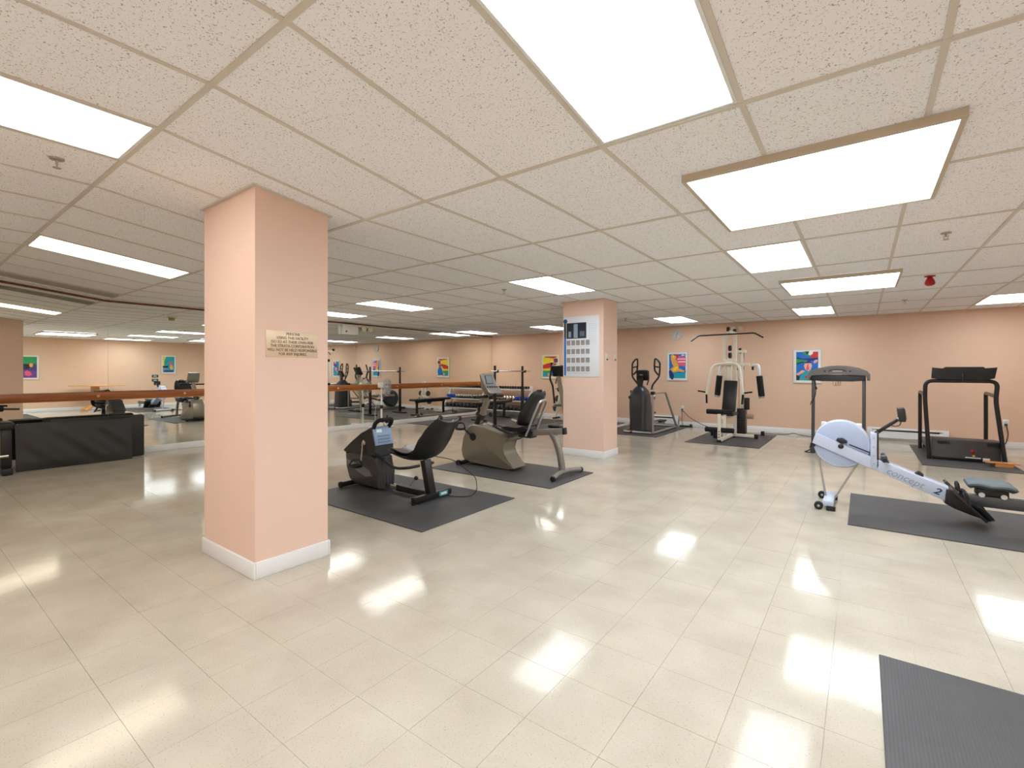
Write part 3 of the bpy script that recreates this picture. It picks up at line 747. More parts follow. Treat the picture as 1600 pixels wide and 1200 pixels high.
MB().cyl((3.83, 9.325, .035), (3.87, 9.325, .035), .02, 12).make('level_foot', red, t)
for u, v, z in ((3.58, 10.30, .15), (3.87, 10.42, .30)):
    pb = MB().bar((u, 9.9, z + .05), (u, 10.55, z), .05, .05, bev=.006).make('pedal_bar', silver, t)
    MB().box(u - .085, u + .085, v - .18, v + .20, z + .028, z + .065, .012).make('foot_plate', blkp, pb)

# ------------------------------------------------------------------ rear drive elliptical behind the far column
t = thing('elliptical_trainer', 'rear drive elliptical with beige mast and round flywheel cover, mostly behind the poster column', 'elliptical', 5.5, 9.9, Z0)
MB().cyl((5.36, 10.48, .36), (5.56, 10.48, .36), .29, 32, .05).make('flywheel_cover', mat('slate flywheel cover', (52, 58, 68), .35), t)
MB().box(5.40, 5.52, 9.05, 10.85, .03, .10, .015).make('base_beam', pewter2, t)
for v in (9.08, 10.80): MB().tube([(5.14, v, .043), (5.80, v, .043)], .032, 12).make('foot_bar', blk, t)
MB().bar((5.46, 9.30, .08), (5.56, 9.10, 1.18), .09, .07, up=(0, 1, 0), bev=.015).make('mast', mat('beige mast', (168, 158, 138), .4), t)
con = MB().bar((5.57, 9.16, 1.18), (5.57, 9.04, 1.42), .30, .07, up=(0, 1, .4), bev=.02).make('console', blkp, t)
for s_ in (1, -1):
    u = 5.56 + .27 * s_
    MB().tube([(u - .02 * s_, 9.34, .55), (u, 9.30, .95), (u + .02 * s_, 9.20, 1.12), (u + .02 * s_, 9.26, 1.30), (u - .02 * s_, 9.22, 1.50)], .021, 10, .06).make('moving_arm', blk, t)
    MB().tube([(u - .16 * s_, 9.16, 1.02), (u - .10 * s_, 9.30, 1.10), (u - .10 * s_, 9.36, 1.26)], .015, 8, .04).make('fixed_handle', blk, t)
    pb = MB().bar((u - .02 * s_, 9.34, .50), (u - .12 * s_, 10.42, .36 + .12 * s_), .045, .06, bev=.006).make('pedal_bar', pewter2, t)
    MB().box(u - .15 * s_ - .08, u - .15 * s_ + .08, 9.78, 10.12, .46 + .03 * s_, .50 + .03 * s_, .012).make('foot_plate', blkp, pb)
MB().tube([(5.18, 10.70, .10), (5.14, 10.74, .40), (5.20, 10.55, .58), (5.30, 10.40, .60)], .018, 8, .06).make('rear_guard', mat('tan tube', (150, 126, 98), .4), t)

t.location.x += 0.10

# ------------------------------------------------------------------ cream multi gym (faces the camera side, -v)
t = thing('multi_gym', 'cream home multi gym with lat bar, press arm and weight stack', 'gym machine', 2.05, 9.9, Z0)
MB().bar((2.06, 9.08, .055), (2.04, 10.55, .055), .06, .06, bev=.005).make('base_beam', cream, t)
for v, u0, u1 in ((9.95, 2.40, 1.62), (10.55, 2.45, 1.60)):
    cb = MB().bar((u0, v, .055), (u1, v, .055), .055, .055, bev=.005).make('foot_bar', cream, t)
    for u in (u0, u1): MB().box(u - .03, u + .03, v - .034, v + .034, Z0, .09, .006).make('end_cap', rub, cb)
fp = MB().bar((2.08, 9.10, .03), (2.08, 9.10, .58), .055, .055, bev=.005).make('front_post', cream, t)
MB().box(2.045, 2.115, 9.06, 9.14, Z0, .05, .006).make('end_cap', rub, fp)
for k in range(3): MB().cyl((2.08, 9.068, .10 + k * .05), (2.08, 9.073, .10 + k * .05), .011, 10).make('bolt', blk, fp)
MB().cyl((2.30, 9.10, .555), (1.86, 9.10, .555), .045, 18, .006).make('knee_roller', foam, t)
MB().cyl((2.33, 9.12, .225), (1.84, 9.12, .225), .045, 18, .006).make('ankle_roller', foam, t)
lv = MB().bar((2.00, 9.14, .52), (2.00, 9.14, .12), .05, .045, bev=.004).make('leg_lever', cream, t)
MB().box(2.13, 2.20, 9.16, 9.24, .06, .20, .008).make('stop_block', blk, t)
MB().bar((2.03, 9.12, .46), (2.03, 9.95, .42), .05, .06, bev=.004).make('seat_beam', cream, t)
MB().box(1.88, 2.16, 9.28, 9.66, .47, .53, .02, 3).make('seat_pad', vinyl, t)
MB().bar((2.05, 9.68, .53), (2.03, 9.80, 1.11), .24, .055, up=(0, 1, 0), bev=.02).make('back_pad', vinyl, t)
for u in (2.165, 1.985):
    MB().bar((u, 9.93, .06), (u, 9.93, 2.02), .06, .045, up=(0, 1, 0), bev=.004).make('upright', cream, t)
for z in (1.60, 1.74):
    MB().cyl((2.10, 9.93, z), (2.05, 9.93, z), .055, 20, .006).make('pulley', blkp, t)
MB().bar((2.19, 9.93, 1.50), (1.96, 9.93, 1.50), .09, .05, bev=.004).make('cross_member', cream, t)
MB().bar((2.075, 9.80, 2.05), (2.075, 10.45, 2.05), .06, .06, bev=.004).make('top_beam', cream, t)
for v in (9.83, 10.40): MB().cyl((2.11, v, 2.10), (2.06, v, 2.10), .05, 20, .006).make('pulley', blkp, t)
MB().tube([(2.79, 9.83, 1.895), (2.64, 9.83, 2.0), (1.63, 9.83, 2.01), (1.48, 9.83, 1.915)], .014, 10, .04).make('lat_bar', blk, t)
MB().tube([(2.085, 9.83, 2.0), (2.085, 9.83, 2.10)], .006, 6).make('cable', rub, t)
pa = MB().tube([(2.445, 9.66, .84), (2.35, 9.74, 1.42), (1.88, 9.74, 1.44), (1.795, 9.66, .86)], .029, 12, .13).make('press_arm', cream, t)
for u, s_ in ((2.445, 1), (1.795, -1)):
    MB().tube([(u, 9.66, .88), (u + .16 * s_, 9.66, .905)], .015, 10).make('side_grip', foam, pa)
    MB().tube([(u, 9.66, .85), (u - .01 * s_, 9.64, .67)], .018, 10).make('lower_grip', foam, pa)
MB().bar((2.08, 9.74, 1.43), (2.08, 9.93, 1.46), .10, .05, bev=.004).make('press_pivot', cream, t)
MB().bar((2.07, 9.87, .98), (2.07, 9.87, 1.42), .085, .035, up=(0, 1, 0), bev=.004).make('hole_plate', cream, t)
for u, s_ in ((2.25, 1), (1.56, -1)):
    pk = MB().tube([(u - .13 * s_, 9.98, 1.40), (u - .02 * s_, 9.92, 1.41), (u, 9.88, 1.35), (u + .005 * s_, 9.88, 1.19)], .026, 12, .06).make('pec_arm', whitem, t)
    MB().cyl((u + .005 * s_, 9.88, 1.205), (u + .045 * s_, 9.88, .82), .055, 18, .006).make('foam_pad', foam, pk)
    MB().cyl((u + .045 * s_, 9.88, .822), (u + .05 * s_, 9.88, .785), .054, 18, .008).make('pad_end', silver, pk)
MB().bar((1.74, 10.02, 1.42), (2.20, 10.02, 1.42), .06, .06, bev=.004).make('pec_beam', cream, t)
for u in (1.70, 1.98): MB().cyl((u, 10.0, 1.36), (u - .03, 10.0, 1.36), .05, 18, .006).make('pulley', blkp, t)
MB().bar((1.93, 10.34, .06), (1.93, 10.34, 1.72), .06, .06, up=(0, 1, 0), bev=.004).make('rear_upright', cream, t)
MB().cyl((1.98, 10.28, 1.70), (1.94, 10.28, 1.70), .055, 18, .006).make('pulley', blkp, t)
st = thing_parent = MB().box(1.825, 1.985, 10.02, 10.22, .075, .56, .004).make('weight_stack', mat('black weight plates', (26, 26, 27), .4), t)
for k in range(9): MB().box(1.823, 1.987, 10.018, 10.019, .11 + k * .05, .113 + k * .05).make('plate_gap', mat('plate gap', (70, 70, 70), .5), st)
for u in (1.86, 1.95): MB().tube([(u, 10.12, .06), (u, 10.12, 1.68)], .010, 8).make('guide_rod', chrome, t)
MB().bar((1.82, 10.12, 1.68), (2.0, 10.12, 1.68), .05, .05, bev=.004).make('rod_bracket', cream, t)
MB().box(1.74, 1.83, 9.98, 10.02, .55, .78, .01).make('side_shroud', blkp, t)
MB().cyl((1.80, 10.05, .42), (1.68, 10.05, .42), .05, 18, .006).make('low_pulley', mat('tan roller', (176, 148, 118), .5), t)
MB().box(1.96, 2.10, 9.30, 9.55, .22, .30, .01).make('lever_box', cream, t)

# ------------------------------------------------------------------ treadmill with curved hood (left one)
t = thing('treadmill', 'grey treadmill with curved hood console, behind the rowing machine', 'treadmill', .31, 9.5)
for u in (.632, -.018):
    MB().bar((u, 8.86, .02), (u - (.008 if u > .3 else 0), 8.86, 1.17), .045, .06, up=(0, 1, 0), bev=.008).make('upright', char, t)
    MB().box(u - .035, u + .035, 8.78, 9.10, .0, .16, .015).make('side_foot', char, t)
    MB().tube([(u, 8.88, 1.15), (u, 9.15, 1.06), (u, 9.45, 1.0)], .02, 10, .08).make('handrail', foam, t)
arch = [(.70, 1.15), (.70, 1.245), (.66, 1.295), (.56, 1.34), (.42, 1.37), (.31, 1.378), (.19, 1.37), (.05, 1.34), (-.05, 1.295), (-.09, 1.245), (-.09, 1.15), (-.055, 1.15), (-.05, 1.235), (.31, 1.245), (.66, 1.235), (.665, 1.15)]
hood = MB().prism([(p[0] - .003, p[1]) for p in arch], 'v', 8.77, 8.98, .012, 2).make('console_hood', mat('warm grey hood', (112, 106, 104), .4), t)
MB().prism([(.43, 1.285), (.40, 1.315), (.31, 1.327), (.22, 1.315), (.19, 1.285), (.205, 1.282), (.24, 1.303), (.31, 1.312), (.38, 1.303), (.415, 1.282)], 'v', 8.764, 8.772).make('hood_recess', mat('dark hood recess', (58, 54, 54), .4), hood)
MB().box(.25, .37, 8.766, 8.771, 1.282, 1.300).make('badge', silver, hood)
for u in (.47, .15): MB().cyl((u, 8.772, 1.29), (u, 8.764, 1.29), .012, 12).make('screw', blk, hood)
MB().prism([(.655, 1.235), (.655, 1.15), (.50, 1.135), (.12, 1.135), (-.04, 1.15), (-.04, 1.235)], 'v', 8.80, 9.08, .012).make('console_tray', blkp, t)
for k in range(4): MB().tube([(.36 - k * .03, 8.82, 1.14), (.37 - k * .035, 8.80, 1.08), (.33 - k * .012, 8.80, 1.06), (.33 - k * .02, 8.82, 1.14)], .0022, 5, .02).make('loose_wire', rub, t)
MB().tube([(.60, 8.82, 1.14), (.585, 8.80, 1.0), (.60, 8.80, .88), (.655, 8.80, .80), (.66, 8.80, .76)], .006, 6, .06).make('hanging_cord', rub, t)
MB().prism([(8.90, .03), (8.90, .17), (9.0, .22), (9.25, .22), (9.32, .15), (9.32, .03)], 'u', 0.03, .585, .02).make('motor_cover', char, t)
MB().box(.0, .615, 9.25, 10.75, .06, .15, .01).make('deck', char, t)
MB().box(.07, .545, 9.30, 10.72, .15, .156).make('belt', rub, t)
for u in (.0, .615): MB().box(u - .03, u + .03, 9.28, 10.72, .15, .17, .005).make('side_rail', blkp, t)
for u in (.04, .58): MB().cyl((u, 10.66, .0), (u, 10.66, .06), .025, 12).make('foot', rub, t)
MB().tube([(.66, 8.80, .06), (.70, 8.78, .03), (.74, 8.76, .02), (.68, 8.74, .015), (.66, 8.80, .012)], .008, 6, .02).make('cord_coil', rub, t)

# ------------------------------------------------------------------ treadmill with winged console (right one)
t = thing('treadmill', 'black treadmill with winged console on bent tube frame, at the right', 'treadmill', -1.16, 9.8, Z0)
MB().tube([(-.785, 9.2, .015), (-.738, 9.2, .88), (-.742, 9.2, 1.151), (-1.496, 9.2, 1.151), (-1.474, 9.2, .89), (-1.567, 9.2, .02)], .026, 12, .09).make('front_frame', blk, t)
for u, uf in ((-.757, -.74), (-1.527, -1.48)):
    MB().tube([(u, 10.2, .03), (u, 10.2, .955), (uf, 9.22, .94)], .025, 12, .06).make('handrail', blk, t)
con = MB().prism([(-.815, 1.345), (-.94, 1.325), (-.955, 1.352), (-1.35, 1.352), (-1.365, 1.325), (-1.487, 1.345), (-1.462, 1.19), (-1.38, 1.168), (-.90, 1.168), (-.806, 1.19)], 'v', 9.16, 9.215, .006).make('console', blkp, t)
MB().box(-1.155, -1.125, 9.135, 9.16, 1.13, 1.26, .006).make('console_bracket', blk, con)
hs = MB().prism([(9.24, .02), (9.22, .05), (9.26, .30), (9.32, .318), (9.62, .30), (9.70, .19), (9.70, .02)], 'u', -1.535, -.815, .012).make('motor_housing', mat('dark brown grey housing', (52, 49, 48), .4, var=.05), t)
for u0 in (-.88, -1.40):
    for k in range(3):
        MB().box(u0 - .13, u0, 9.236, 9.262, .235 + k * .018, .243 + k * .018).make('vent_slot', blk, hs)
MB().lathe((-1.25, 9.236, .155), (0, -1, .1), [(0, .026), (.006, .022), (.012, .01)], 14).make('red_button', red, hs)
MB().box(-1.27, -1.245, 9.205, 9.235, .085, .105, .003).make('yellow_tab', yellow, hs)
MB().box(-1.33, -1.17, 9.205, 9.228, .062, .075, .001).make('paper_strip', paper, hs)
MB().box(-1.42, -1.35, 9.20, 9.225, .028, .075, .002).make('white_label', paper, hs)
MB().box(-1.53, -.82, 9.66, 10.72, .06, .17, .01).make('deck', blk, t)
MB().box(-1.45, -.90, 9.70, 10.70, .17, .176).make('belt', rub, t)
for u in (-.85, -1.49):
    for v in (9.30, 10.64): MB().cyl((u, v, Z0), (u, v, .065), .025, 12).make('foot', rub, t)
t = thing('wooden_step', 'small orange wooden block with a thin top in front of the right treadmill', 'wood block', -1.50, 9.0, 0)
MB().box(-1.665, -1.335, 8.93, 9.06, .055, .068, .002).make('top_board', blockm, t)
MB().box(-1.60, -1.43, 8.94, 9.05, Z0, .055, .002).make('block', blockm, t)

# ------------------------------------------------------------------ rowing machine (axis along u, centre v = 5.5)
t = thing('rowing_machine', 'pale blue grey air rowing machine with round fan cage', 'rowing machine', -.3, 5.5, 0)
c = 5.5; fc = (.163, .603)
cage = MB().lathe((fc[0], c + .075, fc[1]), (0, -1, 0), [(0, .12), (.01, .19), (.03, .213), (.12, .213), (.14, .205), (.152, .17), (.156, 0)], 40).make('fan_cage', rowp, t)
MB().lathe((fc[0], c + .07, fc[1]), (0, -1, 0), [(0, .205), (.005, .222), (.125, .222), (.135, .212)], 40).make('cage_rim', rowm, cage)
for a in (52, 128):
    MB().box(fc[0] + .225 * math.cos(math.radians(a)) - .02, fc[0] + .225 * math.cos(math.radians(a)) + .02, c - .03, c + .03, fc[1] + .225 * math.sin(math.radians(a)) - .018, fc[1] + .225 * math.sin(math.radians(a)) + .018, .004).make('cage_clip', whitem, cage)
for s_ in (-1, 1):
    MB().prism([(.361, .701), (.391, .60), (-.06, .405), (-.06, .51)], 'v', c + s_ * .085, c + s_ * .105, .003).make('side_plate', rowm, t)
beam = MB().prism([(-.03, .523), (-.03, .418), (-.575, .182), (-.593, .296)], 'v', c - .085, c + .085, .006).make('main_beam', rowm, t)
an = math.atan2(.182 - .418, .545)
lm_ = (-.30, c - .0862, .347)
text('concept', .086, lm_, '-v', mat('grey outline lettering', (150, 158, 172), .5), beam, 'lettering', tilt=an, shear=.2, xs=.98, offset=.0)
text('2', .075, (-.515, c - .0862, .262), '-v', mat('navy lettering', (44, 62, 92), .5), beam, 'numeral', tilt=an, shear=.2, xs=1.15, offset=.002)
MB().lathe((fc[0], c - .10, .585), (0, -1, 0), [(0, .024), (.012, .022), (.018, .012)], 16).make('hub_cap', blkp, t)
MB().prism([(.20, .64), (.19, .66), (.15, .665), (.115, .64), (.115, .62), (.16, .61)], 'v', c - .118, c - .08, .008).make('damper_lever', blkp, t)
MB().tube([(.10, c - .11, .61), (-.05, c - .10, .55)], .006, 6).make('chain', blk, t)
MB().prism([(.40, .60), (.365, .70), (.34, .69), (.37, .56), (.42, .54)], 'v', c - .08, c + .08, .008).make('front_cover', blkp, t)
MB().box(-.105, -.058, c - .09, c + .09, .40, .725, .005).make('post', rowm, t)
MB().box(-.118, -.105, c - .085, c + .085, .42, .735, .003).make('post_back', blkp, t)
for z in (.45, .52, .60, .68): MB().cyl((-.082, c - .09, z), (-.082, c - .094, z), .007, 10).make('bolt', silver, t)
MB().box(-.058, -.03, c - .05, c + .05, .52, .64, .004).make('chain_guide', mat('blue guide', (70, 96, 150), .4), t)
MB().bar((-.095, c, .715), (-.275, c, .872), .05, .028, bev=.005).make('monitor_arm', blk, t)
mon = MB().bar((-.285, c, .84), (-.275, c, .962), .17, .05, up=(1, 0, 0), bev=.006).make('monitor', blkp, t)
MB().bar((-.3135, c, .86), (-.304, c, .945), .13, .004, up=(1, 0, 0)).make('screen', glass_scr, mon)
MB().cyl((-.262, c - .03, .868), (-.262, c - .04, .868), .012, 12).make('pivot', whitem, t)
MB().tube([(-.20, c, .80), (-.235, c, .79), (-.27, c, .80), (-.28, c, .84)], .004, 6, .02).make('monitor_wire', rub, t)
hd = MB().tube([(-.155, c - .20, .50), (-.165, c, .50), (-.155, c + .20, .50)], .017, 10).make('pull_handle', rub, t)
MB().prism([(-.13, .51), (-.17, .52), (-.195, .46), (-.19, .42), (-.165, .42), (-.15, .46)], 'v', c - .05, c + .05, .006).make('handle_hook', mat('dark blue hook', (58, 70, 96), .4), t)
MB().prism([(-.37, .385), (-.40, .41), (-.43, .385), (-.43, .36)], 'v', c - .03, c + .03, .006).make('roller_guard', blkp, t)
MB().bar((.368, c, .585), (.285, c, .07), .03, .016, up=(1, 0, 0), bev=.003).make('front_leg', silver, t)
MB().bar((.03, c, .44), (.225, c, .05), .03, .016, up=(1, 0, 0), bev=.003).make('front_brace', silver, t)
ft = MB().box(.215, .30, c - .23, c + .23, .035, .085, .008).make('front_foot', rowm, t)
for v in (c - .245, c + .235):
    MB().box(.20, .27, v - .01, v + .03, .0, .04, .006).make('rubber_pad', rub, ft)
    MB().cyl((.33, v - .012, .036), (.33, v + .03, .036), .036, 18, .006).make('wheel', rub, ft)
    MB().cyl((.33, v - .014, .036), (.33, v + .032, .036), .012, 10).make('hub', silver, ft)
for s_ in (-1, 1):
    v0 = c + s_ * .115
    fp = MB().bar((-.585, v0 + s_ * .055, .315), (-.80, v0 + s_ * .055, .085), .125, .022, up=(1, 0, .9), bev=.006).make('foot_plate', blk, t)
    MB().tube([(-.665, v0, .24), (-.655, v0, .30), (-.66, v0 + s_ * .06, .32), (-.675, v0 + s_ * .11, .30), (-.69, v0 + s_ * .11, .22)], .012, 6, .03).make('foot_strap', blkp, fp)
    MB().shell([(-.70, .19), (-.75, .165), (-.80, .115), (-.815, .09)], [.09, .10, .10, .09], v0 + s_ * .055, .02, curl=.03).make('heel_cup', blkp, fp)
MB().prism([(-.57, .29), (-.56, .17), (-.62, .135), (-.72, .10), (-.84, .062), (-.835, .085), (-.74, .16), (-.62, .30)], 'v', c - .105, c + .105, .008).make('stretcher', blk, t)
MB().box(-2.06, -.62, c - .035, c + .035, .165, .255, .006).make('rail', dkgrey, t)
MB().box(-2.06, -.64, c - .012, c + .012, .255, .262).make('rail_track', silver, t)
st = MB().shell([(-.705, .335), (-.76, .352), (-.84, .342), (-.92, .348), (-.985, .325)], [.22, .30, .31, .32, .26], c, .055, curl=.015).make('seat', seatg, t)
MB().box(-.95, -.76, c - .06, c + .06, .262, .318, .006).make('seat_carriage', blkp, t)
for u in (-.79, -.92):
    for s_ in (-1, 1): MB().cyl((u, c + s_ * .045, .27), (u, c + s_ * .065, .27), .02, 14).make('roller', whitem, t)
MB().bar((-2.0, c, .02), (-2.0, c, .20), .06, .05, up=(1, 0, 0)).make('rear_leg', rowm, t)
MB().box(-2.04, -1.96, c - .22, c + .22, Z0, .045, .008).make('rear_foot', rowm, t)

# ------------------------------------------------------------------ pedestal fan in front of the mirror
t = thing('pedestal_fan', 'white pedestal fan with wire cage standing before the mirror', 'fan', 8.80, 6.87)
fu, fv = 8.80, 6.87
for a in (25, 115):
    ca, sa = math.cos(math.radians(a)) * .30, math.sin(math.radians(a)) * .30
    MB().bar((fu - ca, fv - sa, .03), (fu + ca, fv + sa, .03), .06, .035, bev=.006).make('base_bar', whitem, t)
MB().cyl((fu, fv, .03), (fu, fv, .52), .022, 14).make('pole', whitem, t)
MB().cyl((fu, fv, .44), (fu, fv, .52), .034, 14, .006).make('height_collar', blkp, t)
MB().cyl((fu, fv, .50), (fu, fv, .92), .016, 14).make('inner_pole', whitem, t)
MB().box(fu - .06, fu + .06, fv - .07, fv + .07, .91, 1.03, .02).make('motor', whitem, t)
hd = Vector((-.80, .60, 0)).normalized(); hc = Vector((fu, fv, .93)) + hd * .13
sd = Vector((hd.y, -hd.x, 0))
cg = MB()
for off, rr in ((-.055, .10), (-.045, .17), (0, .205), (.045, .17), (.055, .10)):
    cg.tube([tuple(hc + hd * off + sd * math.cos(k * math.tau / 28) * rr + Vector((0, 0, 1)) * math.sin(k * math.tau / 28) * rr) for k in range(28)], .004 if rr < .2 else .007, 5, closed=True)
for k in range(24):
    d = sd * math.cos(k * math.tau / 24) + Vector((0, 0, 1)) * math.sin(k * math.tau / 24)
    cg.tube([tuple(hc + hd * -.06 + d * .03), tuple(hc + hd * -.045 + d * .17), tuple(hc + d * .205), tuple(hc + hd * .045 + d * .17), tuple(hc + hd * .06 + d * .03)], .0022, 4)
cg.make('cage', silver, t)
bl = mat('pale fan blade', (196, 204, 204), .35)
for k in range(4):
    a = k * math.tau / 4 + .4
    d = sd * math.cos(a) + Vector((0, 0, 1)) * math.sin(a); e = sd * -math.sin(a) + Vector((0, 0, 1)) * math.cos(a)
    rings = []
    for r_, w in ((.03, .03), (.09, .08), (.15, .10), (.18, .06)):
        q = hc + d * r_
        rings.append([tuple(q + e * w / 2 + hd * .014), tuple(q + hd * .002), tuple(q - e * w / 2 - hd * .014), tuple(q - hd * .002)])
    MB().loft(rings).make('blade', bl, t)
MB().cyl(tuple(hc - hd * .10), tuple(hc + hd * .03), .035, 16, .006).make('hub', whitem, t)
MB().tube([(fu - .02, fv + .06, .92), (fu + .06, fv - .10, .60), (fu + .08, fv - .12, .30), (fu + .07, fv - .10, .02)], .004, 6, .08).make('fan_cord', whitem, t)

# ------------------------------------------------------------------ folded tumbling mats and pad at the left
wr = mat('black vinyl mat cover', (38, 38, 36), .42, var=.12, vs=3, bump=.35, bs=7)
o = thing('folded_gym_mat', 'large black folded vinyl gym mat on edge, front one, below the barre', 'gym mat', 8.78, 1.65)
def leaning(mb, v0, v1, u0, u1, z0, z1, lean, bev):
    prof = [(u0, z0), (u1, z0), (u1 + lean, z1), (u0 + lean, z1)]
    return mb.prism(prof, 'v', v0, v1, bev, 3)
def wrinkled(v0, v1, u0, u1, z0, z1, lean, amp, nv=44, nz=18):
    mb = MB(); rings = []
    for i in range(nv + 1):
        a = i / nv; v = v0 + (v1 - v0) * a; r = []
        for k in range(nz + 1):
            b = k / nz; z = z0 + (z1 - z0) * b
            ed = min(1, a * 10, (1 - a) * 10) * min(1, b * 6, (1 - b) * 6)
            q = a * 1.9 + b * .95
            d = amp * (math.sin(q * 9) + .6 * math.sin(q * 17 + 2 * b + 1) + .4 * math.sin(a * 7 - b * 3)) * ed
            bulge = .012 * (1 - (2 * b - 1) ** 2) * (1 - (2 * a - 1) ** 4) + (.012 * ed - .012)
            r.append((u0 + lean * b - d - bulge, v, z))
        r.append((u1 + lean, v, z1)); r.append((u1, v, z0)); rings.append(r)
    return mb.loft(rings)
wrinkled(1.07, 2.26, 8.64, 8.70, .004, .60, .06, .006).make('front_panel', wr, o, sharp=60)
leaning(MB(), 1.085, 2.25, 8.705, 8.765, .004, .605, .06, .018).make('rear_panel', wr, o)
MB().tube([(8.735, 1.10, .603), (8.735, 2.24, .603)], .012, 8).make('hinge_seam', vinyl, o)
o = thing('folded_gym_mat', 'black folded vinyl gym mat standing behind the front one, near mirror', 'gym mat', 8.93, 1.9)
MB().box(8.845, 8.90, 1.42, 2.46, .004, .625, .018, 3).make('front_panel', wr, o)
MB().box(8.905, 8.96, 1.43, 2.455, .004, .625, .018, 3).make('rear_panel', wr, o)
MB().tube([(8.90, 1.44, .62), (8.90, 2.44, .62)], .01, 8).make('hinge_seam', vinyl, o)
t = thing('exercise_bench', 'black padded exercise bench with bar handle, cut off by the left edge', 'bench', 8.6, .6)
MB().box(8.50, 8.86, .15, 1.04, .56, .655, .03, 3).make('pad', vinyl, t)
MB().box(8.54, 8.82, .92, 1.02, .08, .57, .02, 2).make('end_panel', blk, t)
MB().box(8.54, 8.82, .20, .28, .08, .57, .02, 2).make('end_panel', blk, t)
MB().tube([(8.49, .30, .24), (8.49, .98, .24)], .022, 12).make('chrome_bar', chrome, t)
for v in (.24, .97): MB().box(8.46, 8.88, v - .05, v + .05, .004, .085, .012).make('foot', blk, t)
MB().bar((8.68, .50, .62), (8.68, .50, .80), .05, .05, up=(0, 1, 0), bev=.006).make('handle_post', blk, t)
MB().cyl((8.68, .50, .83), (8.68, .96, .815), .034, 14, .008).make('handle_roller', foam, t)
MB().tube([(8.68, .94, .815), (8.68, 1.10, .805)], .013, 10).make('handle_end', blk, t)

# ------------------------------------------------------------------ barbell stand, bench, bars, plate tree
t = thing('barbell_stand', 'black two post barbell stand on the wide mat', 'barbell stand', 6.83, 9.09, Z0)
for v in (8.54, 9.64):
    up = MB().bar((6.83, v, .05), (6.83, v, .86), .06, .06, up=(0, 1, 0), bev=.004).make('post', blk, t)
    MB().bar((6.83, v, .80), (6.83, v, 1.42), .042, .042, up=(0, 1, 0), bev=.003).make('inner_post', blk, up)
    MB().box(6.74, 6.80, v - .02, v + .02, 1.255, 1.275).make('bar_hook', blk, up)
    MB().box(6.73, 6.745, v - .02, v + .02, 1.255, 1.32).make('bar_hook', blk, up)
    MB().lathe((6.80, v, .80), (-1, 0, 0), [(0, .008), (.03, .008), (.035, .022), (.05, .022)], 12).make('pin_knob', chrome, up)
    MB().box(6.53, 7.10, v - .05, v + .05, Z0, .05, .006).make('foot', blk, t)
o = single(MB().tube([(6.772, 8.30, 1.29), (6.772, 9.90, 1.29)], .0135, 12), 'barbell_bar', chrome, 'thin chrome barbell bar resting on the black stand', 'barbell', 6.772, 9.1, 1.29)
t = thing('weight_bench', 'flat black weight bench on the wide mat between stand and mirror', 'bench', 7.97, 9.85, Z0)
MB().box(7.83, 8.11, 9.12, 10.58, .43, .495, .02, 3).make('pad', vinyl, t)
MB().box(7.94, 8.0, 9.25, 10.42, .38, .43, .004).make('frame_beam', blk, t)
for v in (9.30, 10.37):
    MB().bar((7.97, v, .04), (7.97, v, .40), .055, .055, up=(0, 1, 0), bev=.004).make('leg', blk, t)
    MB().box(7.74, 8.20, v - .035, v + .035, Z0, .045, .005).make('foot', blk, t)

def plate_mesh(r, th, hole=.014):
    return [(0, hole), (0, r * .35), (th * .2, r * .4), (th * .2, r * .82), (0, r * .86), (0, r - .004), (.004, r), (th - .004, r), (th, r - .004), (th, hole)]
def barbell(label, u, v0, v1, r, plates):
    t = thing('barbell', label, 'barbell', u, (v0 + v1) / 2, Z0, 'loaded bars on the mat')
    z = Z0 + r
    MB().tube([(u, v0, z), (u, v1, z)], .0125, 10).make('bar', chrome, t)
    for s_, v in ((1, v0 + .10), (-1, v1 - .10)):
        for k in range(plates):
            MB().lathe((u, v + s_ * k * .03, z), (0, s_, 0), plate_mesh(r - k * .015, .024), 22).make('weight_plate', iron, t)
        MB().lathe((u, v - s_ * .03, z), (0, s_, 0), [(0, .022), (.028, .022)], 12).make('collar', chrome, t)
barbell('chrome barbell with small plates lying on the mat closest to the mirror', 8.72, 8.55, 10.25, .075, 2)
barbell('chrome barbell with small plates lying on the mat nearer the bench', 8.42, 8.95, 10.45, .065, 1)

t = thing('plate_tree', 'a-frame weight plate tree by the back wall, seen in the mirror', 'plate rack', 6.46, 11.0, Z0)
for s_ in (-1, 1):
    lg = MB().bar((6.46 + s_ * .24, 11.0, .02), (6.46 + s_ * .03, 11.0, .95), .05, .05, up=(0, 1, 0), bev=.004).make('frame_leg', whitem, t)
    MB().bar((6.46 + s_ * .22, 10.86, .03), (6.46 + s_ * .22, 11.18, .03), .05, .04, bev=.004).make('foot', blk, t)
    for z, r in ((.30, .105), (.55, .09), (.80, .07)):
        u = 6.46 + s_ * (.24 - .21 * (z - .02) / .93)
        MB().tube([(u, 11.0, z), (u + s_ * .17, 11.0, z + .02)], .013, 8).make('peg', chrome, t)
        for k in range(2):
            MB().lathe((u + s_ * (.035 + k * .028), 11.0, z), (s_, 0, 0), plate_mesh(r - k * .01, .022), 20).make('weight_plate', iron, t)
MB().bar((6.56, 11.0, .45), (6.36, 11.0, .45), .04, .04).make('cross_bar', whitem, t)

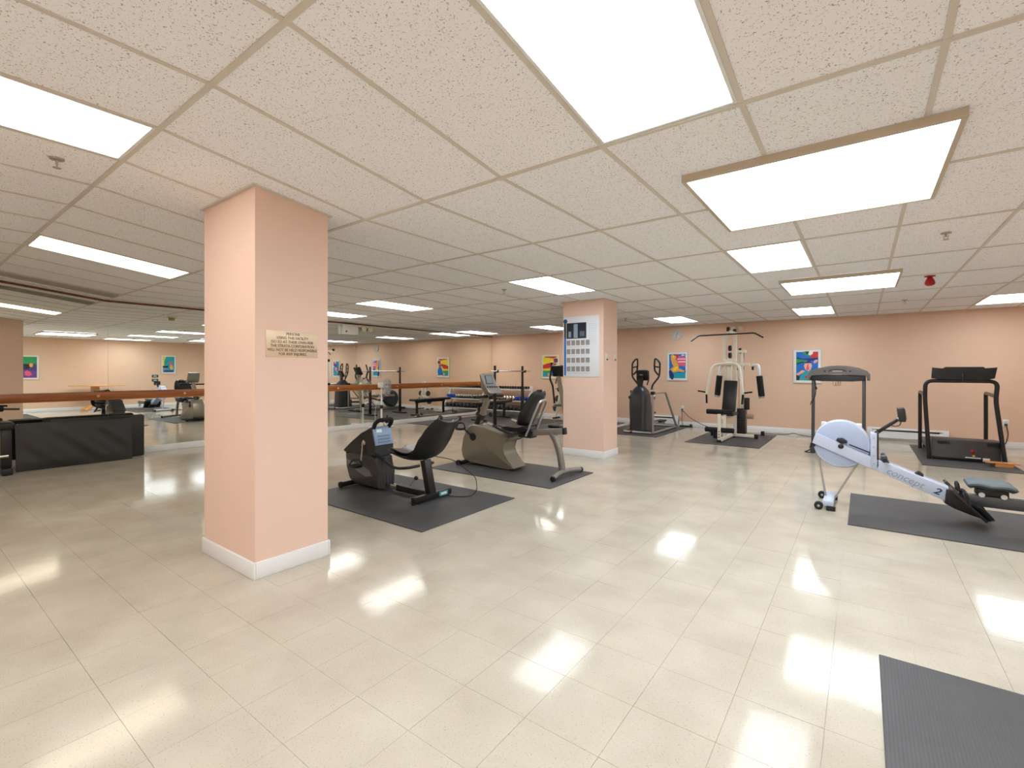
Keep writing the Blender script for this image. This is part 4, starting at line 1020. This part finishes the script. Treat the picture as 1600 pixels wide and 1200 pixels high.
# ------------------------------------------------------------------ dumbbell rack
t = thing('dumbbell_rack', 'white three shelf dumbbell rack against the back wall by the mirror', 'dumbbell rack', 8.3, 11.0, Z0)
for u in (7.58, 9.0):
    MB().bar((u, 11.16, .02), (u, 11.12, .86), .05, .05, up=(0, 1, 0), bev=.004).make('upright', whitem, t)
    MB().bar((u, 10.70, .03), (u, 11.20, .03), .05, .04, bev=.004).make('foot', whitem, t)
    MB().bar((u, 10.72, .05), (u, 11.12, .72), .04, .04, up=(0, 1, 0), bev=.004).make('side_brace', whitem, t)
for z, v0, v1 in ((.775, 10.98, 11.18), (.455, 10.84, 11.10), (.18, 10.70, 11.05)):
    sh = MB().prism([(v0, z - .03), (v0, z), (v1, z + .015), (v1, z + .06), (v1 + .008, z + .06), (v1 + .008, z - .01), (v0 + .008, z - .03)], 'u', 7.56, 9.02).make('shelf', whitem, t)
    MB().box(7.58, 9.0, v0 + .01, v1 - .01, z + .001, z + .012).make('shelf_liner', rub, sh)
def dumbbell(name, r, L, hw, mh, mg, hexa=True):
    t = thing(name, '', 'dumbbell', 0, 0, 0)
    for s_ in (-1, 1):
        MB().lathe((0, s_ * L / 2, 0), (0, -s_, 0), [(0, r * .75), (.008, r), (hw - .008, r), (hw, r * .75)], 6 if hexa else 16).make('head', mh, t)
    MB().tube([(0, -L / 2 + hw, 0), (0, 0, 0), (0, L / 2 - hw, 0)], [.0135, .016, .0135], 10).make('handle', mg, t)
    return t
def row(first, label, group, us, v, z):
    for k, u in enumerate(us):
        o = first if k == 0 else copy_tree(first)
        o.location = P((u, v, z)); o['label'] = label; o['group'] = group
        o.rotation_euler = (0, 0, random.uniform(-.06, .06))
row(dumbbell('dumbbell', .034, .17, .05, mat('black dumbbell enamel', (24, 24, 25), .4), chrome), 'small black dumbbell on the top shelf of the white rack', 'top shelf dumbbells', [7.68 + k * .092 for k in range(14)], 11.08, .826)
row(dumbbell('dumbbell', .052, .22, .075, blue, blue), 'round blue vinyl dumbbell on the middle shelf of the white rack', 'blue dumbbells', [7.67, 7.79, 7.91], 10.97, .524)
row(dumbbell('dumbbell', .045, .21, .065, chrome, chrome, False), 'chrome dumbbell on the middle shelf of the white rack', 'chrome dumbbells', [8.03 + k * .105 for k in range(9)], 10.97, .518)
row(dumbbell('dumbbell', .062, .27, .085, iron, chrome), 'large grey iron dumbbell on the bottom shelf of the white rack', 'bottom shelf dumbbells', [7.72 + k * .15 for k in range(9)], 10.88, .262)

# ------------------------------------------------------------------ framed prints
def blob(cx, cy, rx, ry, n=14, rot=0.0, wob=0.0, sd_=0):
    rnd = random.Random(sd_); out = []
    for k in range(n):
        a = k * math.tau / n; r = 1 + rnd.uniform(-wob, wob)
        x, y = rx * r * math.cos(a), ry * r * math.sin(a)
        out.append((cx + x * math.cos(rot) - y * math.sin(rot), cy + x * math.sin(rot) + y * math.cos(rot)))
    return out
def rect(a, b, c, d): return [(a, b), (c, b), (c, d), (a, d)]
def painting(label, wall, w0, w1, z0, z1, shapes, bgc):
    """wall 'back': w = u, seen from -v;  'right': w = v, seen from +u"""
    back = wall == 'back'
    cu, cv_ = ((w0 + w1) / 2, VB) if back else (UR, (w0 + w1) / 2)
    t = thing('framed_print', label, 'picture', cu, cv_, (z0 + z1) / 2)
    def q(a, b, c, d, n0, n1):
        return (a, b, VB - n1, VB - n0, c, d) if back else (UR + n0, UR + n1, a, b, c, d)
    fm = mat('thin silver frame', (206, 208, 206), .35, metal=.3); g = .012
    fr = MB()
    for bx in ((w0, w0 + g, z0, z1), (w1 - g, w1, z0, z1), (w0 + g, w1 - g, z0, z0 + g), (w0 + g, w1 - g, z1 - g, z1)):
        fr.box(*q(*bx, .001, .022))
    fr.make('frame', fm, t)
    MB().box(*q(w0 + g, w1 - g, z0 + g, z1 - g, .002, .010)).make('mount', mat('mount card', (232, 228, 214), .6), t)
    mm = .055; W, H = w1 - w0 - 2 * mm, z1 - z0 - 2 * mm
    bm = bmesh.new(); mats = []
    def mi(cn):
        m = mat('print ink %d %d %d' % cn, cn, .45, var=.10, vs=18)
        if m not in mats: mats.append(m)
        return mats.index(m)
    for k, (cn, poly) in enumerate([(bgc, rect(0, 0, 1, 1))] + shapes):
        n = .0105 + k * .00025
        vs = []
        for (x, y) in poly:
            if back: p = P((w1 - mm - x * W, VB - n, z0 + mm + y * H))
            else: p = P((UR + n, w0 + mm + (1 - x) * W, z0 + mm + y * H))
            vs.append(bm.verts.new(p))
        f = bm.faces.new(vs); f.material_index = mi(cn); f.normal_update()
        want = Vector((0, -1, 0)) if back else Vector((-1, 0, 0))
        if f.normal.dot(want) < 0: f.normal_flip()
    bmesh.ops.translate(bm, verts=bm.verts[:], vec=-origin(t))
    me = bpy.data.meshes.new('print'); bm.to_mesh(me); bm.free()
    for m in mats: me.materials.append(m)
    o = bpy.data.objects.new('print', me); COL.objects.link(o); o.parent = t
    return t
PK, OR, YE, TE, BL, NV, RD, GN, BK, WH, PU, SK = (226, 92, 128), (236, 168, 70), (244, 214, 60), (24, 160, 178), (20, 110, 196), (30, 52, 120), (206, 44, 48), (40, 150, 84), (30, 30, 36), (238, 236, 228), (112, 60, 140), (240, 176, 150)
painting('framed print with orange figure, pink stripes and blue ground, below the clock', 'back', 3.27, 3.76, 1.07, 1.75, [
    (TE, rect(0, 0, 1, .22)), (PK, [(.45, .55), (1.02, .48), (1.02, .88), (.55, .92), (.38, .75)]), (RD, blob(.48, .92, .1, .09, wob=.2, sd_=1)),
    (WH, rect(.55, .66, 1.0, .70)), (WH, rect(.52, .78, 1.0, .81)), (OR, blob(.25, .85, .16, .14, wob=.25, sd_=2)), (OR, [(.12, .80), (.45, .74), (.62, .45), (.40, .36), (.18, .60)]),
    (OR, [(.05, .36), (.30, .50), (.72, .38), (.98, .30), (.96, .25), (.60, .28), (.25, .24)]), (YE, blob(.40, .40, .16, .07, rot=.3)), (YE, blob(.26, .90, .08, .05)),
    (BK, blob(.98, .28, .04, .03)), (NV, [(-.02, .30), (.12, .34), (.30, .12), (.26, -.05), (.12, -.05), (.0, .12)]), (WH, blob(.85, .95, .12, .02))], BL)
painting('framed print of a pink face and blue shirt, left of the hooded treadmill', 'back', .66, 1.15, 1.05, 1.74, [
    (RD, [(.66, .72), (1, .74), (1, 1), (.66, 1)]), (NV, [(0, .55), (.35, .62), (1, .74), (1, .80), (.3, .76), (0, .82)]), (GN, [(.0, .60), (.3, .66), (.55, .60), (.5, .70), (.0, .76)]),
    (GN, blob(.55, .95, .20, .10, wob=.3, sd_=4)), (WH, blob(.66, .95, .10, .07, wob=.3, sd_=5)), (BK, blob(.5, .96, .05, .05)), (SK, blob(.54, .50, .17, .17, wob=.1, sd_=6)), (PK, [(.44, .36), (.54, .62), (.60, .36)]),
    (NV, [(.36, .62), (.6, .70), (.72, .60), (.4, .60)]), (TE, [(.10, .0), (.32, .30), (.5, .34), (.8, .30), (1, .08), (1, 0)]), (SK, [(.0, .22), (.28, .36), (.42, .33), (.30, .26), (.05, .15)]), (BK, [(.0, .0), (.14, .0), (.16, .14), (.0, .20)]), (RD, blob(.46, .12, .06, .05)), (SK, blob(.88, .66, .10, .05, rot=.4))], BL)
painting('bright yellow, red and blue framed print on the back wall beside the elliptical', 'back', 6.73, 7.34, 1.08, 1.76, [
    (YE, [(0, .62), (.75, .70), (.8, 1), (0, 1)]), (RD, [(.1, .96), (.75, .90), (.95, 1.0), (.15, 1.0)]), (RD, [(.0, .40), (.45, .42), (.75, .72), (.30, .66), (.0, .58)]), (YE, rect(0, .27, .6, .38)), (GN, rect(0, .2, .5, .3)),
    (TE, rect(0, 0, .55, .22)), (BL, [(.45, .05), (.62, .50), (.85, .56), (1, .30), (.95, .02)]), (PU, blob(.85, .80, .14, .12, wob=.2, sd_=8)), (PK, blob(.78, .60, .10, .10, wob=.2, sd_=9)), (OR, blob(.40, .10, .08, .08)), (BK, [(.6, .60), (.9, .62), (.88, .58), (.6, .56)])], (238, 222, 90))
painting('teal framed print with pink and yellow figure on the right wall, seen in mirror', 'right', 6.32, 6.80, 1.20, 1.89, [
    (YE, [(.70, 1), (1, 1), (1, .38), (.88, .42), (.9, .7)]), (PK, blob(.30, .58, .14, .12, wob=.3, sd_=10)), (OR, blob(.25, .30, .14, .16, wob=.3, sd_=11)), (BK, [(.5, .42), (1, .40), (1, .30), (.6, .28)]), (NV, rect(.1, 0, .9, .12)), (PK, blob(.85, .22, .14, .05)), (GN, [(.5, .8), (.8, .7), (.85, .5), (.7, .55)])], TE)
painting('green and purple framed print on the right wall near the table, seen in mirror', 'right', 2.55, 3.09, 1.03, 1.80, [
    (GN, rect(0, .66, 1, 1)), (BK, blob(.6, .55, .25, .14, wob=.3, sd_=12)), (PU, rect(0, .0, 1, .34)), (PK, blob(.45, .20, .2, .14, wob=.3, sd_=13)), (OR, blob(.3, .60, .1, .1))], (70, 60, 120))

# ------------------------------------------------------------------ wall fittings
t = thing('wall_clock', 'round white wall clock high on the back wall', 'clock', 3.53, VB, 2.15)
MB().lathe((3.53, VB, 2.15), (0, -1, 0), [(.001, .125), (.03, .125), (.036, .118), (.036, .108), (.022, .106)], 32).make('rim', mat('grey clock rim', (214, 210, 204), .35), t)
MB().lathe((3.53, VB - .001, 2.15), (0, -1, 0), [(0, .108), (.020, .108)], 32).make('dial', mat('clock dial', (240, 238, 232), .4), t)
for k in range(12):
    a = k * math.tau / 12
    MB().bar((3.53 + .082 * math.sin(a), VB - .0225, 2.15 + .082 * math.cos(a)), (3.53 + .098 * math.sin(a), VB - .0225, 2.15 + .098 * math.cos(a)), .008, .002, up=(0, 1, 0)).make('hour_mark', blk, t)
MB().bar((3.53, VB - .025, 2.15), (3.50, VB - .025, 2.20), .010, .002, up=(0, 1, 0)).make('hour_hand', blk, t)
MB().bar((3.53, VB - .027, 2.15), (3.535, VB - .027, 2.075), .007, .002, up=(0, 1, 0)).make('minute_hand', blk, t)
OUT = []
for u, lab, cord in ((3.40, 'white wall outlet with a plug, right of the front drive elliptical', 1), (-1.93, 'white wall outlet with a plug, right of the winged console treadmill', 2)):
    t = thing('wall_outlet', lab, 'outlet', u, VB, .42); OUT.append(t)
    MB().box(u - .037, u + .037, VB - .007, VB, .36, .48, .003).make('cover_plate', whitem, t)
    MB().box(u - .018, u + .018, VB - .010, VB - .007, .43, .465, .002).make('socket', ivory, t)
    MB().box(u - .018, u + .018, VB - .035, VB - .007, .375, .41, .005).make('plug', blkp, t)
cordm = mat('dark brown cord', (60, 42, 38), .5)
MB().tube([(3.39, 11.262, .39), (3.25, 11.2, .25), (3.0, 11.15, .12), (2.72, 11.1, .02), (2.2, 10.98, .009), (1.5, 10.95, .009), (1.22, 10.98, .009), (1.12, 11.05, .05), (1.0, 11.0, .012), (.78, 10.90, .009), (.66, 10.85, .010)], .007, 6, .12).make('cord', cordm, OUT[0])
MB().tube([(-1.93, 11.262, .385), (-1.945, 11.2, .25), (-1.90, 11.1, .10), (-1.80, 10.95, .02), (-1.70, 10.85, .012)], .008, 6, .08).make('cord', cordm, OUT[1])
t = thing('power_strip', 'black power strip on the floor below the left outlet', 'power strip', 3.27, 11.12)
MB().box(3.13, 3.42, 11.14, 11.19, .001, .035, .006).make('housing', blkp, t)
for k in range(4): MB().box(3.165 + k * .06, 3.205 + k * .06, 11.15, 11.18, .035, .038).make('socket', rub, t)
MB().box(3.14, 3.19, 11.14, 11.19, .038, .075, .006).make('plug', blkp, t)
MB().tube([(3.40, 11.262, .385), (3.38, 11.2, .25), (3.36, 11.17, .06), (3.34, 11.165, .03)], .006, 6, .06).make('cord', cordm, t)
for u0, u1, lab in ((3.47, 4.30, 'white electric baseboard heater behind the front drive elliptical'), (-1.22, -.07, 'white electric baseboard heater behind the two treadmills')):
    t = thing('baseboard_heater', lab, 'heater', (u0 + u1) / 2, VB - .03)
    MB().prism([(VB - .015, .04), (VB - .075, .05), (VB - .075, .165), (VB - .055, .18), (VB - .055, .195), (VB - .07, .205), (VB - .065, .225), (VB - .015, .235)], 'u', u0, u1, .002).make('casing', whitem, t)
    MB().box(u0 + .12, u1 - .14, VB - .072, VB - .05, .178, .198).make('air_slot', blk, t)
    for u in (u0, u1 - .08): MB().box(u, u + .08, VB - .079, VB - .015, .036, .238, .003).make('end_cover', whitem, t)
t = thing('emergency_lamp', 'small twin emergency lamp high on the back wall above the multi gym', 'emergency light', 2.20, VB, 2.24)
MB().box(2.16, 2.24, VB - .03, VB, 2.21, 2.29, .006).make('base', ivory, t)
for s_ in (-1, 1): MB().lathe((2.20 + s_ * .06, VB - .04, 2.24), (s_ * .3, -1, -.3), [(0, .02), (.02, .045), (.05, .05), (.052, .042), (.045, 0)], 16).make('lamp_head', ivory, t)

# ------------------------------------------------------------------ ceiling fittings
def sprinkler(label, u, v):
    z = zc(v); t = thing('sprinkler', label, 'sprinkler', u, v, z, 'ceiling sprinklers')
    MB().lathe((u, v, z + .006), (0, 0, -1), [(0, .034), (.007, .032), (.010, .014)], 20).make('escutcheon', mat('brushed steel', (176, 168, 158), .45, metal=.3), t)
    MB().cyl((u, v, z), (u, v, z - .026), .007, 10).make('stem', MATS['brushed steel'], t)
    MB().tube([(u - .012, v, z - .016), (u - .013, v, z - .036), (u, v, z - .046), (u + .013, v, z - .036), (u + .012, v, z - .016)], .0025, 6).make('yoke', MATS['brushed steel'], t)
    MB().lathe((u, v, z - .046), (0, 0, -1), [(0, .02), (.002, .02)], 16).make('deflector', MATS['brushed steel'], t)
for lab, u, v in (('sprinkler head at the upper left, below the left front ceiling panel', 3.71, .62), ('sprinkler head right of the big square lights', -.52, 4.95),
                  ('sprinkler head between the two columns, left of the poster column light', 3.78, 4.92), ('small distant sprinkler head near the back wall at the right', -.51, 9.22), ('small distant sprinkler head just right of the poster column top', 3.87, 9.09)):
    sprinkler(lab, u, v)
t = thing('fire_bell', 'small red alarm bulb hanging from the ceiling at the right', 'alarm', -.61, 7.08, ZLOW)
MB().lathe((-.61, 7.08, ZLOW + .006), (0, 0, -1), [(0, .05), (.010, .048), (.014, .02)], 20).make('base', red, t)
MB().lathe((-.61, 7.08, ZLOW), (0, 0, -1), [(.005, .022), (.02, .026), (.045, .04), (.075, .048), (.095, .04), (.105, .02), (.107, 0)], 20).make('bulb', red, t)
t = thing('smoke_detector', 'square based smoke detector on the ceiling, seen in the mirror', 'smoke detector', 7.41, 3.46, ZLOW)
MB().box(7.34, 7.48, 3.39, 3.53, ZLOW - .02, ZLOW + .008, .004).make('base', ivory, t)
MB().lathe((7.41, 3.46, ZLOW - .02), (0, 0, -1), [(0, .055), (.045, .05), (.055, .035), (.056, 0)], 20).make('head', mat('aged plastic', (176, 156, 110), .5), t)
t = thing('air_grille', 'long grey slot air grille in the sloping ceiling strip beside the mirror', 'air vent', 8.55, (VHI + V0) / 2, zc((VHI + V0) / 2))
MB().bar((8.53, VHI + .03, ZHIGH + .002), (8.53, V0 - .03, ZLOW + .002), .30, .014).make('frame', mat('grey vent', (190, 185, 178), .5), t)
for k in range(6):
    u = 8.42 + k * .044
    MB().bar((u, VHI + .05, ZHIGH - .008), (u, V0 - .05, ZLOW - .008), .012, .016).make('slat', mat('grey vent slat', (176, 171, 164), .5), t)

# ------------------------------------------------------------------ right wall: table and signs (seen in the mirror)
t = thing('pedestal_table', 'honey coloured wooden pedestal table by the right wall, seen in mirror', 'table', -1.95, 4.32)
MB().box(-2.40, -1.55, 3.72, 4.98, .80, .828, .008).make('table_top', tablem, t)
MB().box(-2.05, -1.88, 4.20, 4.40, .14, .80, .01).make('pedestal', tablem, t)
for a in (45, 135, 225, 315):
    ca, sa = math.cos(math.radians(a)), math.sin(math.radians(a))
    MB().bar((-1.965 + ca * .05, 4.30 + sa * .05, .18), (-1.965 + ca * .40, 4.30 + sa * .40, .03), .06, .07, bev=.006).make('foot', tablem, t)
MB().box(-2.25, -1.70, 4.24, 4.36, .765, .80, .004).make('apron', tablem, t)
for z, lab in ((1.06, 'upper of two small dark green wall plates on the right wall'), (.91, 'lower of two small dark green wall plates on the right wall')):
    t = thing('wall_plate', lab, 'sign', UR, 6.14, z)
    MB().box(UR, UR + .006, 6.04, 6.24, z, z + .10, .002).make('plate', mat('dark green plate', (48, 66, 62), .4), t)
    MB().box(UR + .006, UR + .008, 6.09, 6.19, z + .035, z + .065).make('label_strip', mat('pale strip', (200, 206, 200), .4), t)
